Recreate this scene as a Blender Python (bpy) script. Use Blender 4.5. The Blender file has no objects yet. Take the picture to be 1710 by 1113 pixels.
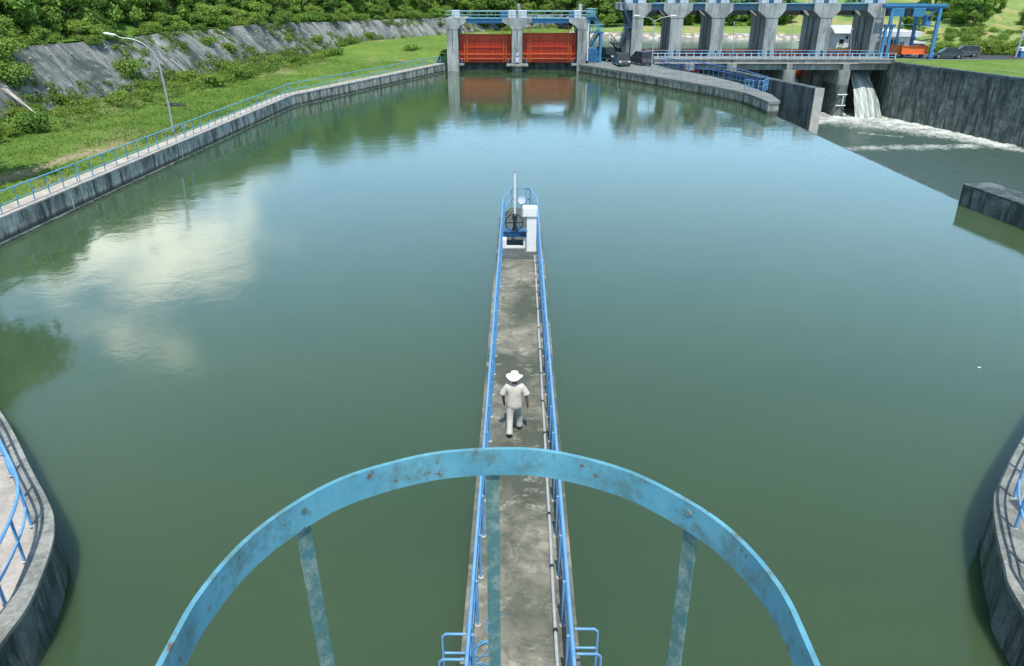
import bpy, math, random
import numpy as np
from mathutils import Vector, Matrix, noise
random.seed(7); np.random.seed(7)
S = bpy.context.scene
COL = S.collection
R = math.radians
# ---------------- camera, sky, sun, exposure ----------------
CAM_H, PITCH, YAW, FPX = 11.2, 24.85, 0.54, 1250.0
cd = bpy.data.cameras.new("camera"); cam = bpy.data.objects.new("camera", cd); COL.objects.link(cam)
cam.location = (0, 0, CAM_H); cam.rotation_euler = (R(90-PITCH), 0, R(YAW))
cd.sensor_width = 36; cd.lens = 36*FPX/1710; cd.clip_start = 0.05; cd.clip_end = 3000
S.camera = cam
S.view_settings.view_transform = 'Standard'; S.view_settings.look = 'None'
S.view_settings.exposure = 0.24; S.view_settings.gamma = 1
SUN_EL, SUN_AZ = 65.0, 174.0      # azimuth clockwise from +Y
w = bpy.data.worlds.new("World"); S.world = w; w.use_nodes = True
nt = w.node_tree; N = nt.nodes; L = nt.links; N.clear()
out = N.new('ShaderNodeOutputWorld'); bg = N.new('ShaderNodeBackground'); bg.inputs[1].default_value = 0.15
sky = N.new('ShaderNodeTexSky'); sky.sky_type = 'NISHITA'; sky.sun_disc = False
sky.sun_elevation = R(SUN_EL); sky.sun_rotation = R(SUN_AZ); sky.dust_density = 1.0; sky.air_density = 1.0
tc = N.new('ShaderNodeTexCoord'); mp = N.new('ShaderNodeMapping'); mp.inputs['Scale'].default_value = (1, 1, 2.2)
mp.inputs['Location'].default_value = (0.35, 0.1, 0.2)
nz = N.new('ShaderNodeTexNoise'); nz.inputs['Scale'].default_value = 5.5; nz.inputs['Detail'].default_value = 7; nz.inputs['Roughness'].default_value = 0.6
L.new(tc.outputs['Generated'], mp.inputs[0]); L.new(mp.outputs[0], nz.inputs[0])
# a big bright cumulus bank over the left hill, thinner cloud elsewhere
vd = N.new('ShaderNodeVectorMath'); vd.operation = 'DOT_PRODUCT'; vd.inputs[1].default_value = (-0.45, 0.868, 0.215)
L.new(tc.outputs['Generated'], vd.inputs[0])
mr = N.new('ShaderNodeMapRange'); mr.inputs[1].default_value = 0.963; mr.inputs[2].default_value = 0.998; mr.inputs[3].default_value = -0.22; mr.inputs[4].default_value = 0.15
L.new(vd.outputs['Value'], mr.inputs[0])
ad = N.new('ShaderNodeMath'); ad.operation = 'ADD'; L.new(nz.outputs[0], ad.inputs[0]); L.new(mr.outputs[0], ad.inputs[1])
cr = N.new('ShaderNodeValToRGB'); cr.color_ramp.elements[0].position = 0.48; cr.color_ramp.elements[1].position = 0.72
L.new(ad.outputs[0], cr.inputs[0])
# bright tropical haze low in the sky
sx = N.new('ShaderNodeSeparateXYZ'); L.new(tc.outputs['Generated'], sx.inputs[0])
hz = N.new('ShaderNodeMapRange'); hz.inputs[1].default_value = 0.02; hz.inputs[2].default_value = 0.62; hz.inputs[3].default_value = 0.85; hz.inputs[4].default_value = 0.0
L.new(sx.outputs[2], hz.inputs[0])
vm = N.new('ShaderNodeMix'); vm.data_type = 'RGBA'; L.new(hz.outputs[0], vm.inputs[0]); L.new(sky.outputs[0], vm.inputs[6]); vm.inputs[7].default_value = (6.2, 11.0, 15.6, 1)
mx = N.new('ShaderNodeMix'); mx.data_type = 'RGBA'
L.new(cr.outputs[0], mx.inputs[0]); L.new(vm.outputs[2], mx.inputs[6]); mx.inputs[7].default_value = (23, 23, 19.5, 1)
L.new(mx.outputs[2], bg.inputs[0]); L.new(bg.outputs[0], out.inputs[0])
sd = bpy.data.lights.new("sun", 'SUN'); sun = bpy.data.objects.new("sun", sd); COL.objects.link(sun)
sd.energy = 4.2; sd.angle = R(0.55); sd.color = (1.0, 0.95, 0.87)
_e, _a = R(SUN_EL), R(SUN_AZ)
sdir = Vector((math.cos(_e)*math.sin(_a), math.cos(_e)*math.cos(_a), math.sin(_e)))
sun.rotation_euler = sdir.to_track_quat('Z', 'Y').to_euler(); sun.location = (60, -40, 90)

# ---------------- measuring helpers: a sight line met with a level or an upright plane ----------------
_rot = cam.rotation_euler.to_matrix()
def ray(px, py): return _rot @ Vector(((px-855)/FPX, -(py-556.5)/FPX, -1))
def P(px, py, z=0.0):
    d = ray(px, py); t = (z-CAM_H)/d.z; return Vector((d.x*t, d.y*t, z))
def PY(px, py, Y):
    d = ray(px, py); t = Y/d.y; return Vector((d.x*t, Y, CAM_H+d.z*t))

# ---------------- materials ----------------
def mat(name, col=(.5,.5,.5), rough=.6, metal=0, spec=.5):
    m = bpy.data.materials.new(name); m.use_nodes = True
    b = m.node_tree.nodes['Principled BSDF']
    b.inputs['Base Color'].default_value = (*col, 1); b.inputs['Roughness'].default_value = rough
    b.inputs['Metallic'].default_value = metal; b.inputs['Specular IOR Level'].default_value = spec
    return m
def nd(m, t, **kw):
    n = m.node_tree.nodes.new(t)
    for k, v in kw.items(): setattr(n, k, v)
    return n
def lk(m, a, b): m.node_tree.links.new(a, b)
def coord(m, scale=(1,1,1), kind='Object', loc=(0,0,0)):
    t = nd(m, 'ShaderNodeTexCoord'); p = nd(m, 'ShaderNodeMapping')
    p.inputs['Scale'].default_value = scale; p.inputs['Location'].default_value = loc
    if kind == 'World':
        g = nd(m, 'ShaderNodeNewGeometry'); lk(m, g.outputs['Position'], p.inputs[0])
    else: lk(m, t.outputs[kind], p.inputs[0])
    return p.outputs[0]
def noise_n(m, vec, scale, detail=5, rough=.6, dist=0):
    n = nd(m, 'ShaderNodeTexNoise'); n.inputs['Scale'].default_value = scale; n.inputs['Detail'].default_value = detail
    n.inputs['Roughness'].default_value = rough; n.inputs['Distortion'].default_value = dist
    lk(m, vec, n.inputs[0]); return n.outputs[0]
def ramp(m, fac, stops):
    r = nd(m, 'ShaderNodeValToRGB'); e = r.color_ramp.elements
    while len(e) < len(stops): e.new(.5)
    for k, (p, c) in enumerate(stops):
        e[k].position = p; e[k].color = (*c, 1) if len(c) == 3 else c
    lk(m, fac, r.inputs[0]); return r.outputs[0]
def mixc(m, fac, a, b, mode='MIX'):
    n = nd(m, 'ShaderNodeMix', data_type='RGBA', blend_type=mode)
    for v, i in ((fac, 0), (a, 6), (b, 7)):
        if hasattr(v, 'is_linked'): lk(m, v, n.inputs[i])
        else: n.inputs[i].default_value = v if i == 0 else (*v, 1)
    return n.outputs[2]
def bump(m, h, strength=.3, dist=.02):
    b = nd(m, 'ShaderNodeBump'); b.inputs['Strength'].default_value = strength; b.inputs['Distance'].default_value = dist
    lk(m, h, b.inputs['Height']); lk(m, b.outputs[0], m.node_tree.nodes['Principled BSDF'].inputs['Normal'])
def setc(m, c, inp='Base Color'): lk(m, c, m.node_tree.nodes['Principled BSDF'].inputs[inp])
def g3(v): return (v, v, v)

def concrete(name, light, dark, streak=.6, patch=.6, sc=1.0, moss=None, wet=False):
    m = mat(name, light, .88, 0, .25)
    W = coord(m, kind='World')
    big = noise_n(m, W, .55*sc, 6, .65, .4)
    fine = noise_n(m, W, 9*sc, 5, .7)
    st = noise_n(m, coord(m, (1.5*sc, 1.5*sc, .20*sc), 'World'), 1.0, 8, .8, .25)
    c = mixc(m, ramp(m, big, [(.35, g3(0)), (.65, g3(patch))]), light, dark)
    c = mixc(m, ramp(m, st, [(.47, g3(0)), (.57, g3(streak))]), c, tuple(v*.32 for v in dark))
    c = mixc(m, ramp(m, fine, [(.3, g3(.45)), (.62, g3(0))]), c, tuple(v*.5 for v in dark))
    if wet:
        gp = nd(m, 'ShaderNodeNewGeometry'); sz = nd(m, 'ShaderNodeSeparateXYZ'); lk(m, gp.outputs['Position'], sz.inputs[0])
        wn = nd(m, 'ShaderNodeMath', operation='MULTIPLY_ADD'); lk(m, st, wn.inputs[0]); wn.inputs[1].default_value = -.45; lk(m, sz.outputs[2], wn.inputs[2])
        c = mixc(m, ramp(m, wn.outputs[0], [(.0, g3(.85)), (.16, g3(0))]), c, (.035,.045,.035))
    if moss:
        mo = noise_n(m, W, .9*sc, 5, .7, .6)
        c = mixc(m, ramp(m, mo, [(.46, g3(0)), (.64, g3(.8))]), c, moss)
    setc(m, c); bump(m, fine, .4, .03)
    return m
M = {}
M['conc'] = concrete('weathered concrete', (.36,.37,.33), (.17,.19,.175), .5, .7)
M['pier'] = concrete('pier concrete', (.42,.44,.42), (.22,.25,.245), .55, .75, .8)
M['quay'] = concrete('quay wall concrete', (.54,.54,.47), (.20,.21,.18), .97, .9, 1.35, None, True)
M['dark'] = concrete('wet channel concrete', (.26,.29,.275), (.085,.11,.105), .93, .95, 1.1, (.045,.07,.045))
M['wing'] = concrete('wing wall concrete', (.16,.2,.205), (.07,.095,.1), .75, .9, .8)
M['cap'] = concrete('pale coping concrete', (.56,.52,.46), (.30,.29,.25), .0, .8, 1.6)
M['apron'] = concrete('pale apron concrete', (.50,.46,.41), (.27,.26,.23), .0, .8, 1.5)
M['plat'] = concrete('platform concrete', (.25,.265,.245), (.14,.155,.145), .0, .85, 1.0)
M['deckold'] = concrete('darkened deck', (.11,.13,.125), (.05,.065,.06), .0, .8, 1.5)

def walk_mat():
    m = mat('mossy walkway concrete', (.3,.3,.26), .92, 0, .2)
    W = coord(m, kind='World')
    a = noise_n(m, W, .33, 4, .55, .5)
    b = noise_n(m, W, 2.2, 8, .78, .3)
    c = noise_n(m, coord(m, (1, 1.5, 1), 'World'), 1.9, 9, .82, .3)
    col = mixc(m, ramp(m, a, [(.36, g3(0)), (.58, g3(1))]), (.28,.265,.21), (.08,.09,.066))
    col = mixc(m, ramp(m, b, [(.42, g3(0)), (.60, g3(.7))]), col, (.06,.075,.06))
    col = mixc(m, ramp(m, c, [(.55, g3(0)), (.66, g3(.6))]), col, (.44,.44,.37))
    sp = nd(m, 'ShaderNodeTexVoronoi'); sp.inputs['Scale'].default_value = 3.4; lk(m, W, sp.inputs[0])
    col = mixc(m, ramp(m, sp.outputs[0], [(.02, g3(.4)), (.05, g3(0))]), col, (.6,.6,.52))
    g = nd(m, 'ShaderNodeTexBrick')
    setc(m, col); bump(m, b, .5, .03)
    m.node_tree.nodes.remove(g)
    return m
M['walk'] = walk_mat()

def paint(name, col, worn, rust=(.16,.07,.03), amount=.62, grime=None, sc=1):
    m = mat(name, col, .42, 0, .4)
    O = coord(m, (sc,sc,sc))
    a = noise_n(m, O, 5, 5, .6, 0); b = noise_n(m, O, 26, 8, .72, .2)
    c = mixc(m, ramp(m, a, [(.35, g3(0)), (.7, g3(.8))]), col, worn)
    if grime:
        gq = noise_n(m, O, 6.5, 9, .82, .1)
        c = mixc(m, ramp(m, gq, [(.47, g3(0)), (.60, g3(.8))]), c, grime)
    c = mixc(m, ramp(m, b, [(amount, g3(0)), (amount+.06, g3(1))]), c, rust)
    setc(m, c); bump(m, b, .25, .002)
    return m
M['hoop'] = paint('worn light blue paint', (.082,.27,.36), (.14,.37,.45), (.14,.07,.03), .60, (.085,.17,.165), 2.2)
M['strap'] = paint('lichened blue paint', (.055,.165,.18), (.085,.155,.12), (.13,.07,.03), .58, (.24,.31,.27), 5)
M['rail'] = paint('blue rail paint', (.11,.30,.56), (.19,.42,.68), (.1,.2,.4), .7, None, .5)
M['railfar'] = paint('faded blue rail paint', (.10,.30,.46), (.16,.40,.56), (.1,.16,.2), .7, None, .3)
M['raildark'] = paint('deep blue rail paint', (.045,.14,.42), (.07,.2,.5), (.03,.08,.2), .7, None, .3)
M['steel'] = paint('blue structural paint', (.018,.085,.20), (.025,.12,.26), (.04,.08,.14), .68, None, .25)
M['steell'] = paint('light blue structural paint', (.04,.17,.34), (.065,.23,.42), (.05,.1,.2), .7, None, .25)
M['beam'] = paint('dark blue beam paint', (.02,.05,.085), (.03,.07,.11), (.02,.03,.04), .6, None, .25)
M['teal'] = paint('teal rail paint', (.05,.21,.27), (.09,.32,.38), (.04,.09,.1), .68, None, .3)
M['red'] = paint('orange red gate paint', (.56,.06,.014), (.42,.042,.01), (.13,.03,.012), .62, None, .12)
M['redbar'] = paint('orange gate girder paint', (.66,.15,.03), (.5,.1,.03), (.18,.05,.02), .66, None, .12)
M['orange'] = paint('orange panel paint', (.75,.15,.03), (.62,.11,.02), (.3,.06,.02), .7, None, .15)
M['brown'] = paint('rusty corrugated steel', (.28,.09,.03), (.17,.06,.02), (.08,.03,.02), .55, None, .3)
M['white'] = paint('white painted steel', (.78,.79,.77), (.66,.67,.64), (.4,.38,.33), .72)
M['boxgrey'] = paint('pale grey cabinet', (.50,.55,.60), (.38,.43,.48), (.2,.2,.2), .7, None, .3)
M['galv'] = mat('galvanised steel', (.45,.47,.47), .45, .6)
M['black'] = mat('black iron', (.018,.022,.022), .5)
M['pvc'] = paint('grey plastic conduit', (.40,.42,.42), (.27,.30,.30), (.08,.09,.09), .66)
M['tyre'] = mat('tyre rubber', (.012,.012,.012), .85)
M['glass'] = mat('dark glass', (.02,.028,.03), .22, 0, .35)
M['carblack'] = mat('dark green black car paint', (.018,.03,.026), .18, 0, .7)
M['cargrey'] = mat('charcoal car paint', (.045,.05,.05), .2, 0, .7)
M['chrome'] = mat('pale metal', (.6,.6,.6), .25, .9)
M['tail'] = mat('red lamp plastic', (.4,.01,.01), .25)
M['lamp'] = mat('clear lamp plastic', (.7,.72,.72), .15)
M['asphalt'] = concrete('asphalt', (.075,.08,.085), (.05,.053,.056), .0, .7, 2)
M['plaster'] = concrete('white plaster', (.72,.73,.74), (.55,.57,.58), .25, .5, .8)
M['roof'] = concrete('pale roof sheet', (.62,.64,.66), (.45,.47,.49), .2, .6, .6)
M['rope'] = mat('blue rope', (.09,.27,.45), .8)
M['shirt'] = mat('pale cotton', (.56,.54,.48), .9, 0, .1)
M['trouser'] = mat('pale twill', (.56,.56,.50), .9, 0, .1)
M['hat'] = mat('white felt', (.82,.80,.75), .9, 0, .1)
M['skin'] = mat('tanned skin', (.26,.105,.06), .55)
M['shoe'] = mat('black leather', (.012,.012,.012), .5)
M['hair'] = mat('black hair', (.01,.009,.008), .7)
M['bark'] = concrete('bark', (.17,.13,.09), (.08,.06,.045), .5, .8, 3)
for k in ('shirt', 'trouser'):
    bump(M[k], noise_n(M[k], coord(M[k], (1,1,.6)), 16, 4, .6, 1.2), .8, .03)

def leafmat(name, a, b, c, yel=None):
    m = mat(name, a, .55, 0, .3)
    inf = nd(m, 'ShaderNodeObjectInfo')
    n1 = noise_n(m, coord(m, kind='World'), .28, 3, .6)
    n2 = noise_n(m, coord(m, kind='World'), 2.8, 3, .7)
    col = mixc(m, ramp(m, n1, [(.38, g3(0)), (.62, g3(1))]), a, b)
    col = mixc(m, ramp(m, inf.outputs['Random'], [(.2, g3(0)), (1, g3(.75))]), col, c)
    col = mixc(m, ramp(m, n2, [(.42, g3(.6)), (.62, g3(0))]), col, tuple(v*.45 for v in a))
    setc(m, col)
    nt = m.node_tree; pb = nt.nodes['Principled BSDF']; o = nt.nodes['Material Output']
    tr = nd(m, 'ShaderNodeBsdfTranslucent'); lk(m, col, tr.inputs[0])
    ms = nd(m, 'ShaderNodeMixShader'); ms.inputs[0].default_value = .38
    lk(m, pb.outputs[0], ms.inputs[1]); lk(m, tr.outputs[0], ms.inputs[2]); lk(m, ms.outputs[0], o.inputs[0])
    return m
M['leafd'] = leafmat('deep green leaves', (.11,.23,.045), (.18,.33,.055), (.26,.40,.06))
M['leafl'] = leafmat('bright green leaves', (.20,.38,.06), (.32,.50,.085), (.42,.54,.11))
M['leafm'] = leafmat('mid green leaves', (.16,.31,.055), (.26,.43,.07), (.36,.48,.085))
M['bush'] = leafmat('bush leaves', (.15,.28,.04), (.24,.38,.055), (.32,.42,.07))
def grassmat(name, a, b, dry, dryamt=.62):
    m = mat(name, a, .95, 0, .1)
    W = coord(m, kind='World')
    n1 = noise_n(m, W, .16, 5, .6, .5); n2 = noise_n(m, W, 1.7, 6, .75); n3 = noise_n(m, coord(m, (.12,.045,.1), 'World'), 1.4, 5, .6, .8)
    c = mixc(m, ramp(m, n1, [(.35, g3(0)), (.65, g3(1))]), a, b)
    c = mixc(m, ramp(m, n3, [(dryamt, g3(0)), (dryamt+.09, g3(.8))]), c, dry)
    at = nd(m, 'ShaderNodeAttribute'); at.attribute_name = 'dry'
    dn = nd(m, 'ShaderNodeMath', operation='MULTIPLY_ADD'); lk(m, n2, dn.inputs[0]); dn.inputs[1].default_value = .8; lk(m, at.outputs['Fac'], dn.inputs[2])
    c = mixc(m, ramp(m, dn.outputs[0], [(.72, g3(0)), (.95, g3(.9))]), c, (.36,.29,.19))
    c = mixc(m, ramp(m, n2, [(.36, g3(.6)), (.55, g3(0))]), c, tuple(v*.5 for v in a))
    setc(m, c); bump(m, n2, .8, .15); return m
M['grass'] = grassmat('lush grass', (.105,.195,.035), (.165,.255,.05), (.27,.25,.13), .57)
M['grassb'] = leafmat('grass blades', (.12,.23,.035), (.19,.31,.05), (.20,.29,.045))
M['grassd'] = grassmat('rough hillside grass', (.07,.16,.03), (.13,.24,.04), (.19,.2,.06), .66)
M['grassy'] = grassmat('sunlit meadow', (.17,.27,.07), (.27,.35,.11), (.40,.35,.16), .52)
M['weedd'] = leafmat('foot weeds', (.13,.25,.045), (.22,.35,.06), (.30,.34,.08))

def slope_mat():
    m = mat('stained sprayed concrete', (.3,.32,.31), .95, 0, .15)
    U = coord(m, (1, .13, 1), 'UV'); V = coord(m, (1,1,1), 'UV')
    s1 = noise_n(m, coord(m, (1, .28, 1), 'UV'), .42, 9, .75, 1.2); s2 = noise_n(m, U, 2.6, 6, .7, .5); p = noise_n(m, V, .28, 8, .75, .8); f = noise_n(m, V, 3.5, 6, .75)
    p2 = noise_n(m, coord(m, (.055, .12, 1), 'UV'), 1.0, 3, .5)
    c = mixc(m, ramp(m, s1, [(.33, g3(0)), (.60, g3(1))]), (.42,.42,.38), (.11,.13,.125))
    c = mixc(m, ramp(m, s2, [(.50, g3(0)), (.68, g3(.7))]), c, (.065,.085,.085))
    c = mixc(m, ramp(m, p, [(.50, g3(0)), (.60, g3(.85))]), c, (.055,.075,.06))
    c = mixc(m, ramp(m, s2, [(.25, g3(.7)), (.38, g3(0))]), c, (.55,.54,.48))
    c = mixc(m, ramp(m, f, [(.35, g3(.5)), (.5, g3(0))]), c, (.05,.065,.06))
    setc(m, c); bump(m, s2, .9, .35); return m
M['slope'] = slope_mat()
def riprap():
    m = mat('stone riprap', (.4,.36,.32), .95, 0, .15)
    v = nd(m, 'ShaderNodeTexVoronoi'); v.inputs['Scale'].default_value = .9; lk(m, coord(m, kind='World'), v.inputs[0])
    c = (.45,.42,.36); c = mixc(m, ramp(m, v.outputs['Distance'], [(.3, g3(0)), (.6, g3(.7))]), c, (.12,.12,.09))
    setc(m, c); return m
M['riprap'] = riprap()

def water_mat(name, col, col2, rough, b1, b2, ior=1.36, stretch=(1,1,1), streaks=None):
    m = mat(name, col, rough, 0, .5)
    pb = m.node_tree.nodes['Principled BSDF']; pb.inputs['IOR'].default_value = ior
    W = coord(m, stretch, 'World')
    n0 = noise_n(m, coord(m, kind='World'), .045, 3, .5, .6)
    c = mixc(m, ramp(m, n0, [(.35, g3(0)), (.7, g3(1))]), col, col2)
    setc(m, c)
    n1 = noise_n(m, W, b1[0], 3, .5, .5); n2 = noise_n(m, W, b2[0], 3, .55, .3)
    big = noise_n(m, coord(m, kind='World'), .07, 3, .5, 1.0)
    a = nd(m, 'ShaderNodeBump'); a.inputs['Distance'].default_value = b1[2]; a.inputs['Strength'].default_value = b1[1]; lk(m, n1, a.inputs['Height'])
    b = nd(m, 'ShaderNodeBump'); b.inputs['Distance'].default_value = b2[2]; lk(m, n2, b.inputs['Height'])
    sr = ramp(m, big, [(.35, g3(b2[1]*.25)), (.65, g3(b2[1]))]); lk(m, sr, b.inputs['Strength'])
    lk(m, a.outputs[0], b.inputs['Normal']); lk(m, b.outputs[0], pb.inputs['Normal'])
    return m
M['pond'] = water_mat('green pond water', (.058,.098,.046), (.040,.084,.050), .06, (.6,.15,.05), (4.6,.34,.012), 1.46)
_pb = M['pond'].node_tree.nodes['Principled BSDF']; _pb.inputs['Subsurface Weight'].default_value = 1.0; _pb.inputs['Subsurface Radius'].default_value = (.9, 1.2, 1.0); _pb.inputs['Subsurface Scale'].default_value = 2.2
M['river'] = water_mat('upstream river water', (.12,.19,.16), (.13,.2,.17), .15, (.4,.4,.05), (2.5,.4,.03))

def rapid_mat():
    m = mat('rough spillway water', (.05,.085,.08), .12)
    pb = m.node_tree.nodes['Principled BSDF']; pb.inputs['IOR'].default_value = 1.36
    at = nd(m, 'ShaderNodeAttribute'); at.attribute_name = 'foam'
    W = coord(m, (1, 1, 1), 'World')
    n1 = noise_n(m, W, 1.6, 9, .8, 1.2); n2 = noise_n(m, W, 6, 6, .7, .6)
    s = nd(m, 'ShaderNodeMath', operation='ADD'); lk(m, at.outputs['Fac'], s.inputs[0]); lk(m, n1, s.inputs[1])
    k = ramp(m, s.outputs[0], [(.60, g3(0)), (.88, g3(1))])
    c = mixc(m, k, (.062,.105,.085), (.66,.69,.64)); setc(m, c)
    r = ramp(m, k, [(0, g3(.14)), (1, g3(.8))]); lk(m, r, pb.inputs['Roughness'])
    b = nd(m, 'ShaderNodeBump'); b.inputs['Strength'].default_value = .8; b.inputs['Distance'].default_value = .2
    lk(m, n1, b.inputs['Height'])
    b2 = nd(m, 'ShaderNodeBump'); b2.inputs['Strength'].default_value = .4; b2.inputs['Distance'].default_value = .05
    lk(m, n2, b2.inputs['Height']); lk(m, b.outputs[0], b2.inputs['Normal']); lk(m, b2.outputs[0], pb.inputs['Normal'])
    return m
M['rapid'] = rapid_mat()
def fall_mat():
    m = mat('falling water', (.6,.65,.62), .5)
    n = noise_n(m, coord(m, (2.4, .35, .16), 'World'), 1.5, 6, .62, .15)
    setc(m, ramp(m, n, [(.34, (.10,.14,.12)), (.5, (.24,.29,.26)), (.68, (.58,.61,.57))])); bump(m, n, .4, .1); return m
M['fall'] = fall_mat()

# ---------------- mesh builder ----------------
class MB:
    def __init__(s): s.v = []; s.f = []; s.uv = None
    def add(s, vs, fs):
        o = len(s.v); s.v += [tuple(v) for v in vs]; s.f += [tuple(i+o for i in f) for f in fs]; return s
    def box(s, c, d, rz=0, rx=0, ry=0):
        Mx = Matrix.Translation(c) @ Matrix.Rotation(rz, 4, 'Z') @ Matrix.Rotation(ry, 4, 'Y') @ Matrix.Rotation(rx, 4, 'X')
        h = [q/2 for q in d]
        vs = [Mx @ Vector((x*h[0], y*h[1], z*h[2])) for x in (-1,1) for y in (-1,1) for z in (-1,1)]
        return s.add(vs, [(0,1,3,2),(4,6,7,5),(0,4,5,1),(2,3,7,6),(0,2,6,4),(1,5,7,3)])
    def bb(s, x0, x1, y0, y1, z0, z1): return s.box(((x0+x1)/2, (y0+y1)/2, (z0+z1)/2), (abs(x1-x0), abs(y1-y0), abs(z1-z0)))
    def chbox(s, x0, x1, y0, y1, z0, z1, b=.05):      # box with chamfered upright edges and top
        pts = [(x0+b,y0),(x1-b,y0),(x1,y0+b),(x1,y1-b),(x1-b,y1),(x0+b,y1),(x0,y1-b),(x0,y0+b)]
        s.prism(pts, z0, z1-b)
        o = len(s.v); cx, cy = (x0+x1)/2, (y0+y1)/2
        top = [(cx+(x-cx)*(1-b/max(abs(x1-x0)/2,.01)), cy+(y-cy)*(1-b/max(abs(y1-y0)/2,.01)), z1) for x, y in pts]
        low = [(x, y, z1-b) for x, y in pts]
        return s.add(low+top, [(i, (i+1) % 8, 8+(i+1) % 8, 8+i) for i in range(8)]+[tuple(range(8, 16))])
    def bar(s, a, b, w, h, up=(0,0,1)):
        a, b = Vector(a), Vector(b); d = (b-a).normalized(); u = Vector(up)
        if abs(d.dot(u)) > .99: u = Vector((0,1,0))
        x = d.cross(u).normalized(); y = x.cross(d)
        vs = []
        for p in (a, b):
            for i, j in ((-1,-1),(1,-1),(1,1),(-1,1)): vs.append(p+x*i*w/2+y*j*h/2)
        return s.add(vs, [(3,2,1,0),(4,5,6,7),(0,1,5,4),(1,2,6,5),(2,3,7,6),(3,0,4,7)])
    def tube(s, pts, r, n=8, cap=True, closed=False):
        pts = [Vector(p) for p in pts]; k = len(pts); rs = r if hasattr(r, '__len__') else [r]*k
        rings = []; prev = None
        for i, p in enumerate(pts):
            if closed: t = pts[(i+1) % k]-pts[i-1]
            else: t = pts[min(i+1, k-1)]-pts[max(i-1, 0)]
            t.normalize()
            if prev is None:
                a = Vector((0,0,1)) if abs(t.z) < .9 else Vector((1,0,0)); x = t.cross(a).normalized()
            else: x = (prev - t*prev.dot(t)).normalized()
            prev = x; y = t.cross(x)
            rings.append([p+(x*math.cos(q*2*math.pi/n)+y*math.sin(q*2*math.pi/n))*rs[i] for q in range(n)])
        vs = [v for rg in rings for v in rg]; fs = []
        for i in range(k if closed else k-1):
            j = (i+1) % k
            for q in range(n): fs.append((i*n+q, i*n+(q+1) % n, j*n+(q+1) % n, j*n+q))
        if cap and not closed: fs += [tuple(range(n-1, -1, -1)), tuple(range((k-1)*n, k*n))]
        return s.add(vs, fs)
    def prism(s, poly, z0, z1):
        n = len(poly); a = sum(poly[i][0]*poly[(i+1) % n][1]-poly[(i+1) % n][0]*poly[i][1] for i in range(n))
        if a < 0: poly = poly[::-1]
        vs = [(p[0], p[1], z0) for p in poly]+[(p[0], p[1], z1) for p in poly]
        return s.add(vs, [tuple(range(n-1, -1, -1)), tuple(range(n, 2*n))]+[(i, (i+1) % n, n+(i+1) % n, n+i) for i in range(n)])
    def extr(s, prof, axis, a, b):    # profile (p,q) in the plane across an axis, extruded from a to b
        n = len(prof)
        f = (lambda t, p, q: (t, p, q)) if axis == 'X' else (lambda t, p, q: (p, t, q))
        vs = [f(a, *p) for p in prof]+[f(b, *p) for p in prof]
        return s.add(vs, [tuple(range(n)), tuple(range(2*n-1, n-1, -1))]+[(i, n+i, n+(i+1) % n, (i+1) % n) for i in range(n)])
    def lathe(s, prof, c=(0,0,0), n=20, M4=None):
        c = Vector(c); vs = []; k = len(prof)
        for r, z in prof:
            for q in range(n):
                v = Vector((r*math.cos(q*2*math.pi/n), r*math.sin(q*2*math.pi/n), z)); v = (M4 @ v) if M4 else v; vs.append(v+c)
        return s.add(vs, [(i*n+q, i*n+(q+1) % n, (i+1)*n+(q+1) % n, (i+1)*n+q) for i in range(k-1) for q in range(n)])
    def ball(s, c, r, n=12, sc=(1,1,1)):
        pr = [(max(.0005, math.sin(t*math.pi/8))*r, -math.cos(t*math.pi/8)*r) for t in range(9)]
        return s.lathe(pr, c, n, Matrix.Diagonal((*sc, 1)))
    def build(s, name, m, parent=None, loc=None, smooth=None):
        me = bpy.data.meshes.new(name)
        off = Vector((0,0,0)) if loc is None else Vector(loc)
        if parent is not None: off = wloc(parent)
        me.from_pydata([tuple(Vector(v)-off) for v in s.v], [], s.f); me.materials.append(m)
        me.validate(); me.update()
        if s.uv is not None:
            u = me.uv_layers.new(name='uv')
            for lp in me.loops: u.data[lp.index].uv = s.uv[lp.vertex_index]
        o = bpy.data.objects.new(name, me); COL.objects.link(o)
        if parent is not None: o.parent = parent
        else: o.location = off
        if smooth is not None:
            me.polygons.foreach_set('use_smooth', [True]*len(me.polygons))
            me.set_sharp_from_angle(angle=R(smooth))
        return o
def wloc(o):
    v = Vector((0,0,0))
    while o is not None: v += o.location; o = o.parent
    return v
def tag(o, label=None, cat=None, group=None, kind=None):
    if label: o['label'] = label
    if cat: o['category'] = cat
    if group: o['group'] = group
    if kind: o['kind'] = kind
    return o
def thing(name, label, cat, loc=(0,0,0), group=None):
    o = bpy.data.objects.new(name, None); COL.objects.link(o); o.location = loc; o.empty_display_size = .2
    return tag(o, label, cat, group)
def struct(o): o['kind'] = 'structure'; return o
def copy_tree(o, parent=None):
    c = o.copy(); COL.objects.link(c); c.parent = parent
    for ch in list(o.children): copy_tree(ch, c)
    return c
def resample(pts, step):
    pts = [Vector(p) for p in pts]; out = []; ds = [0]
    for a, b in zip(pts, pts[1:]): ds.append(ds[-1]+(b-a).length)
    n = max(1, round(ds[-1]/step))
    for i in range(n+1):
        t = ds[-1]*i/n; k = 0
        while k < len(ds)-2 and ds[k+1] < t: k += 1
        f = (t-ds[k])/max(ds[k+1]-ds[k], 1e-6); out.append(pts[k].lerp(pts[k+1], f))
    return out
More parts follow.
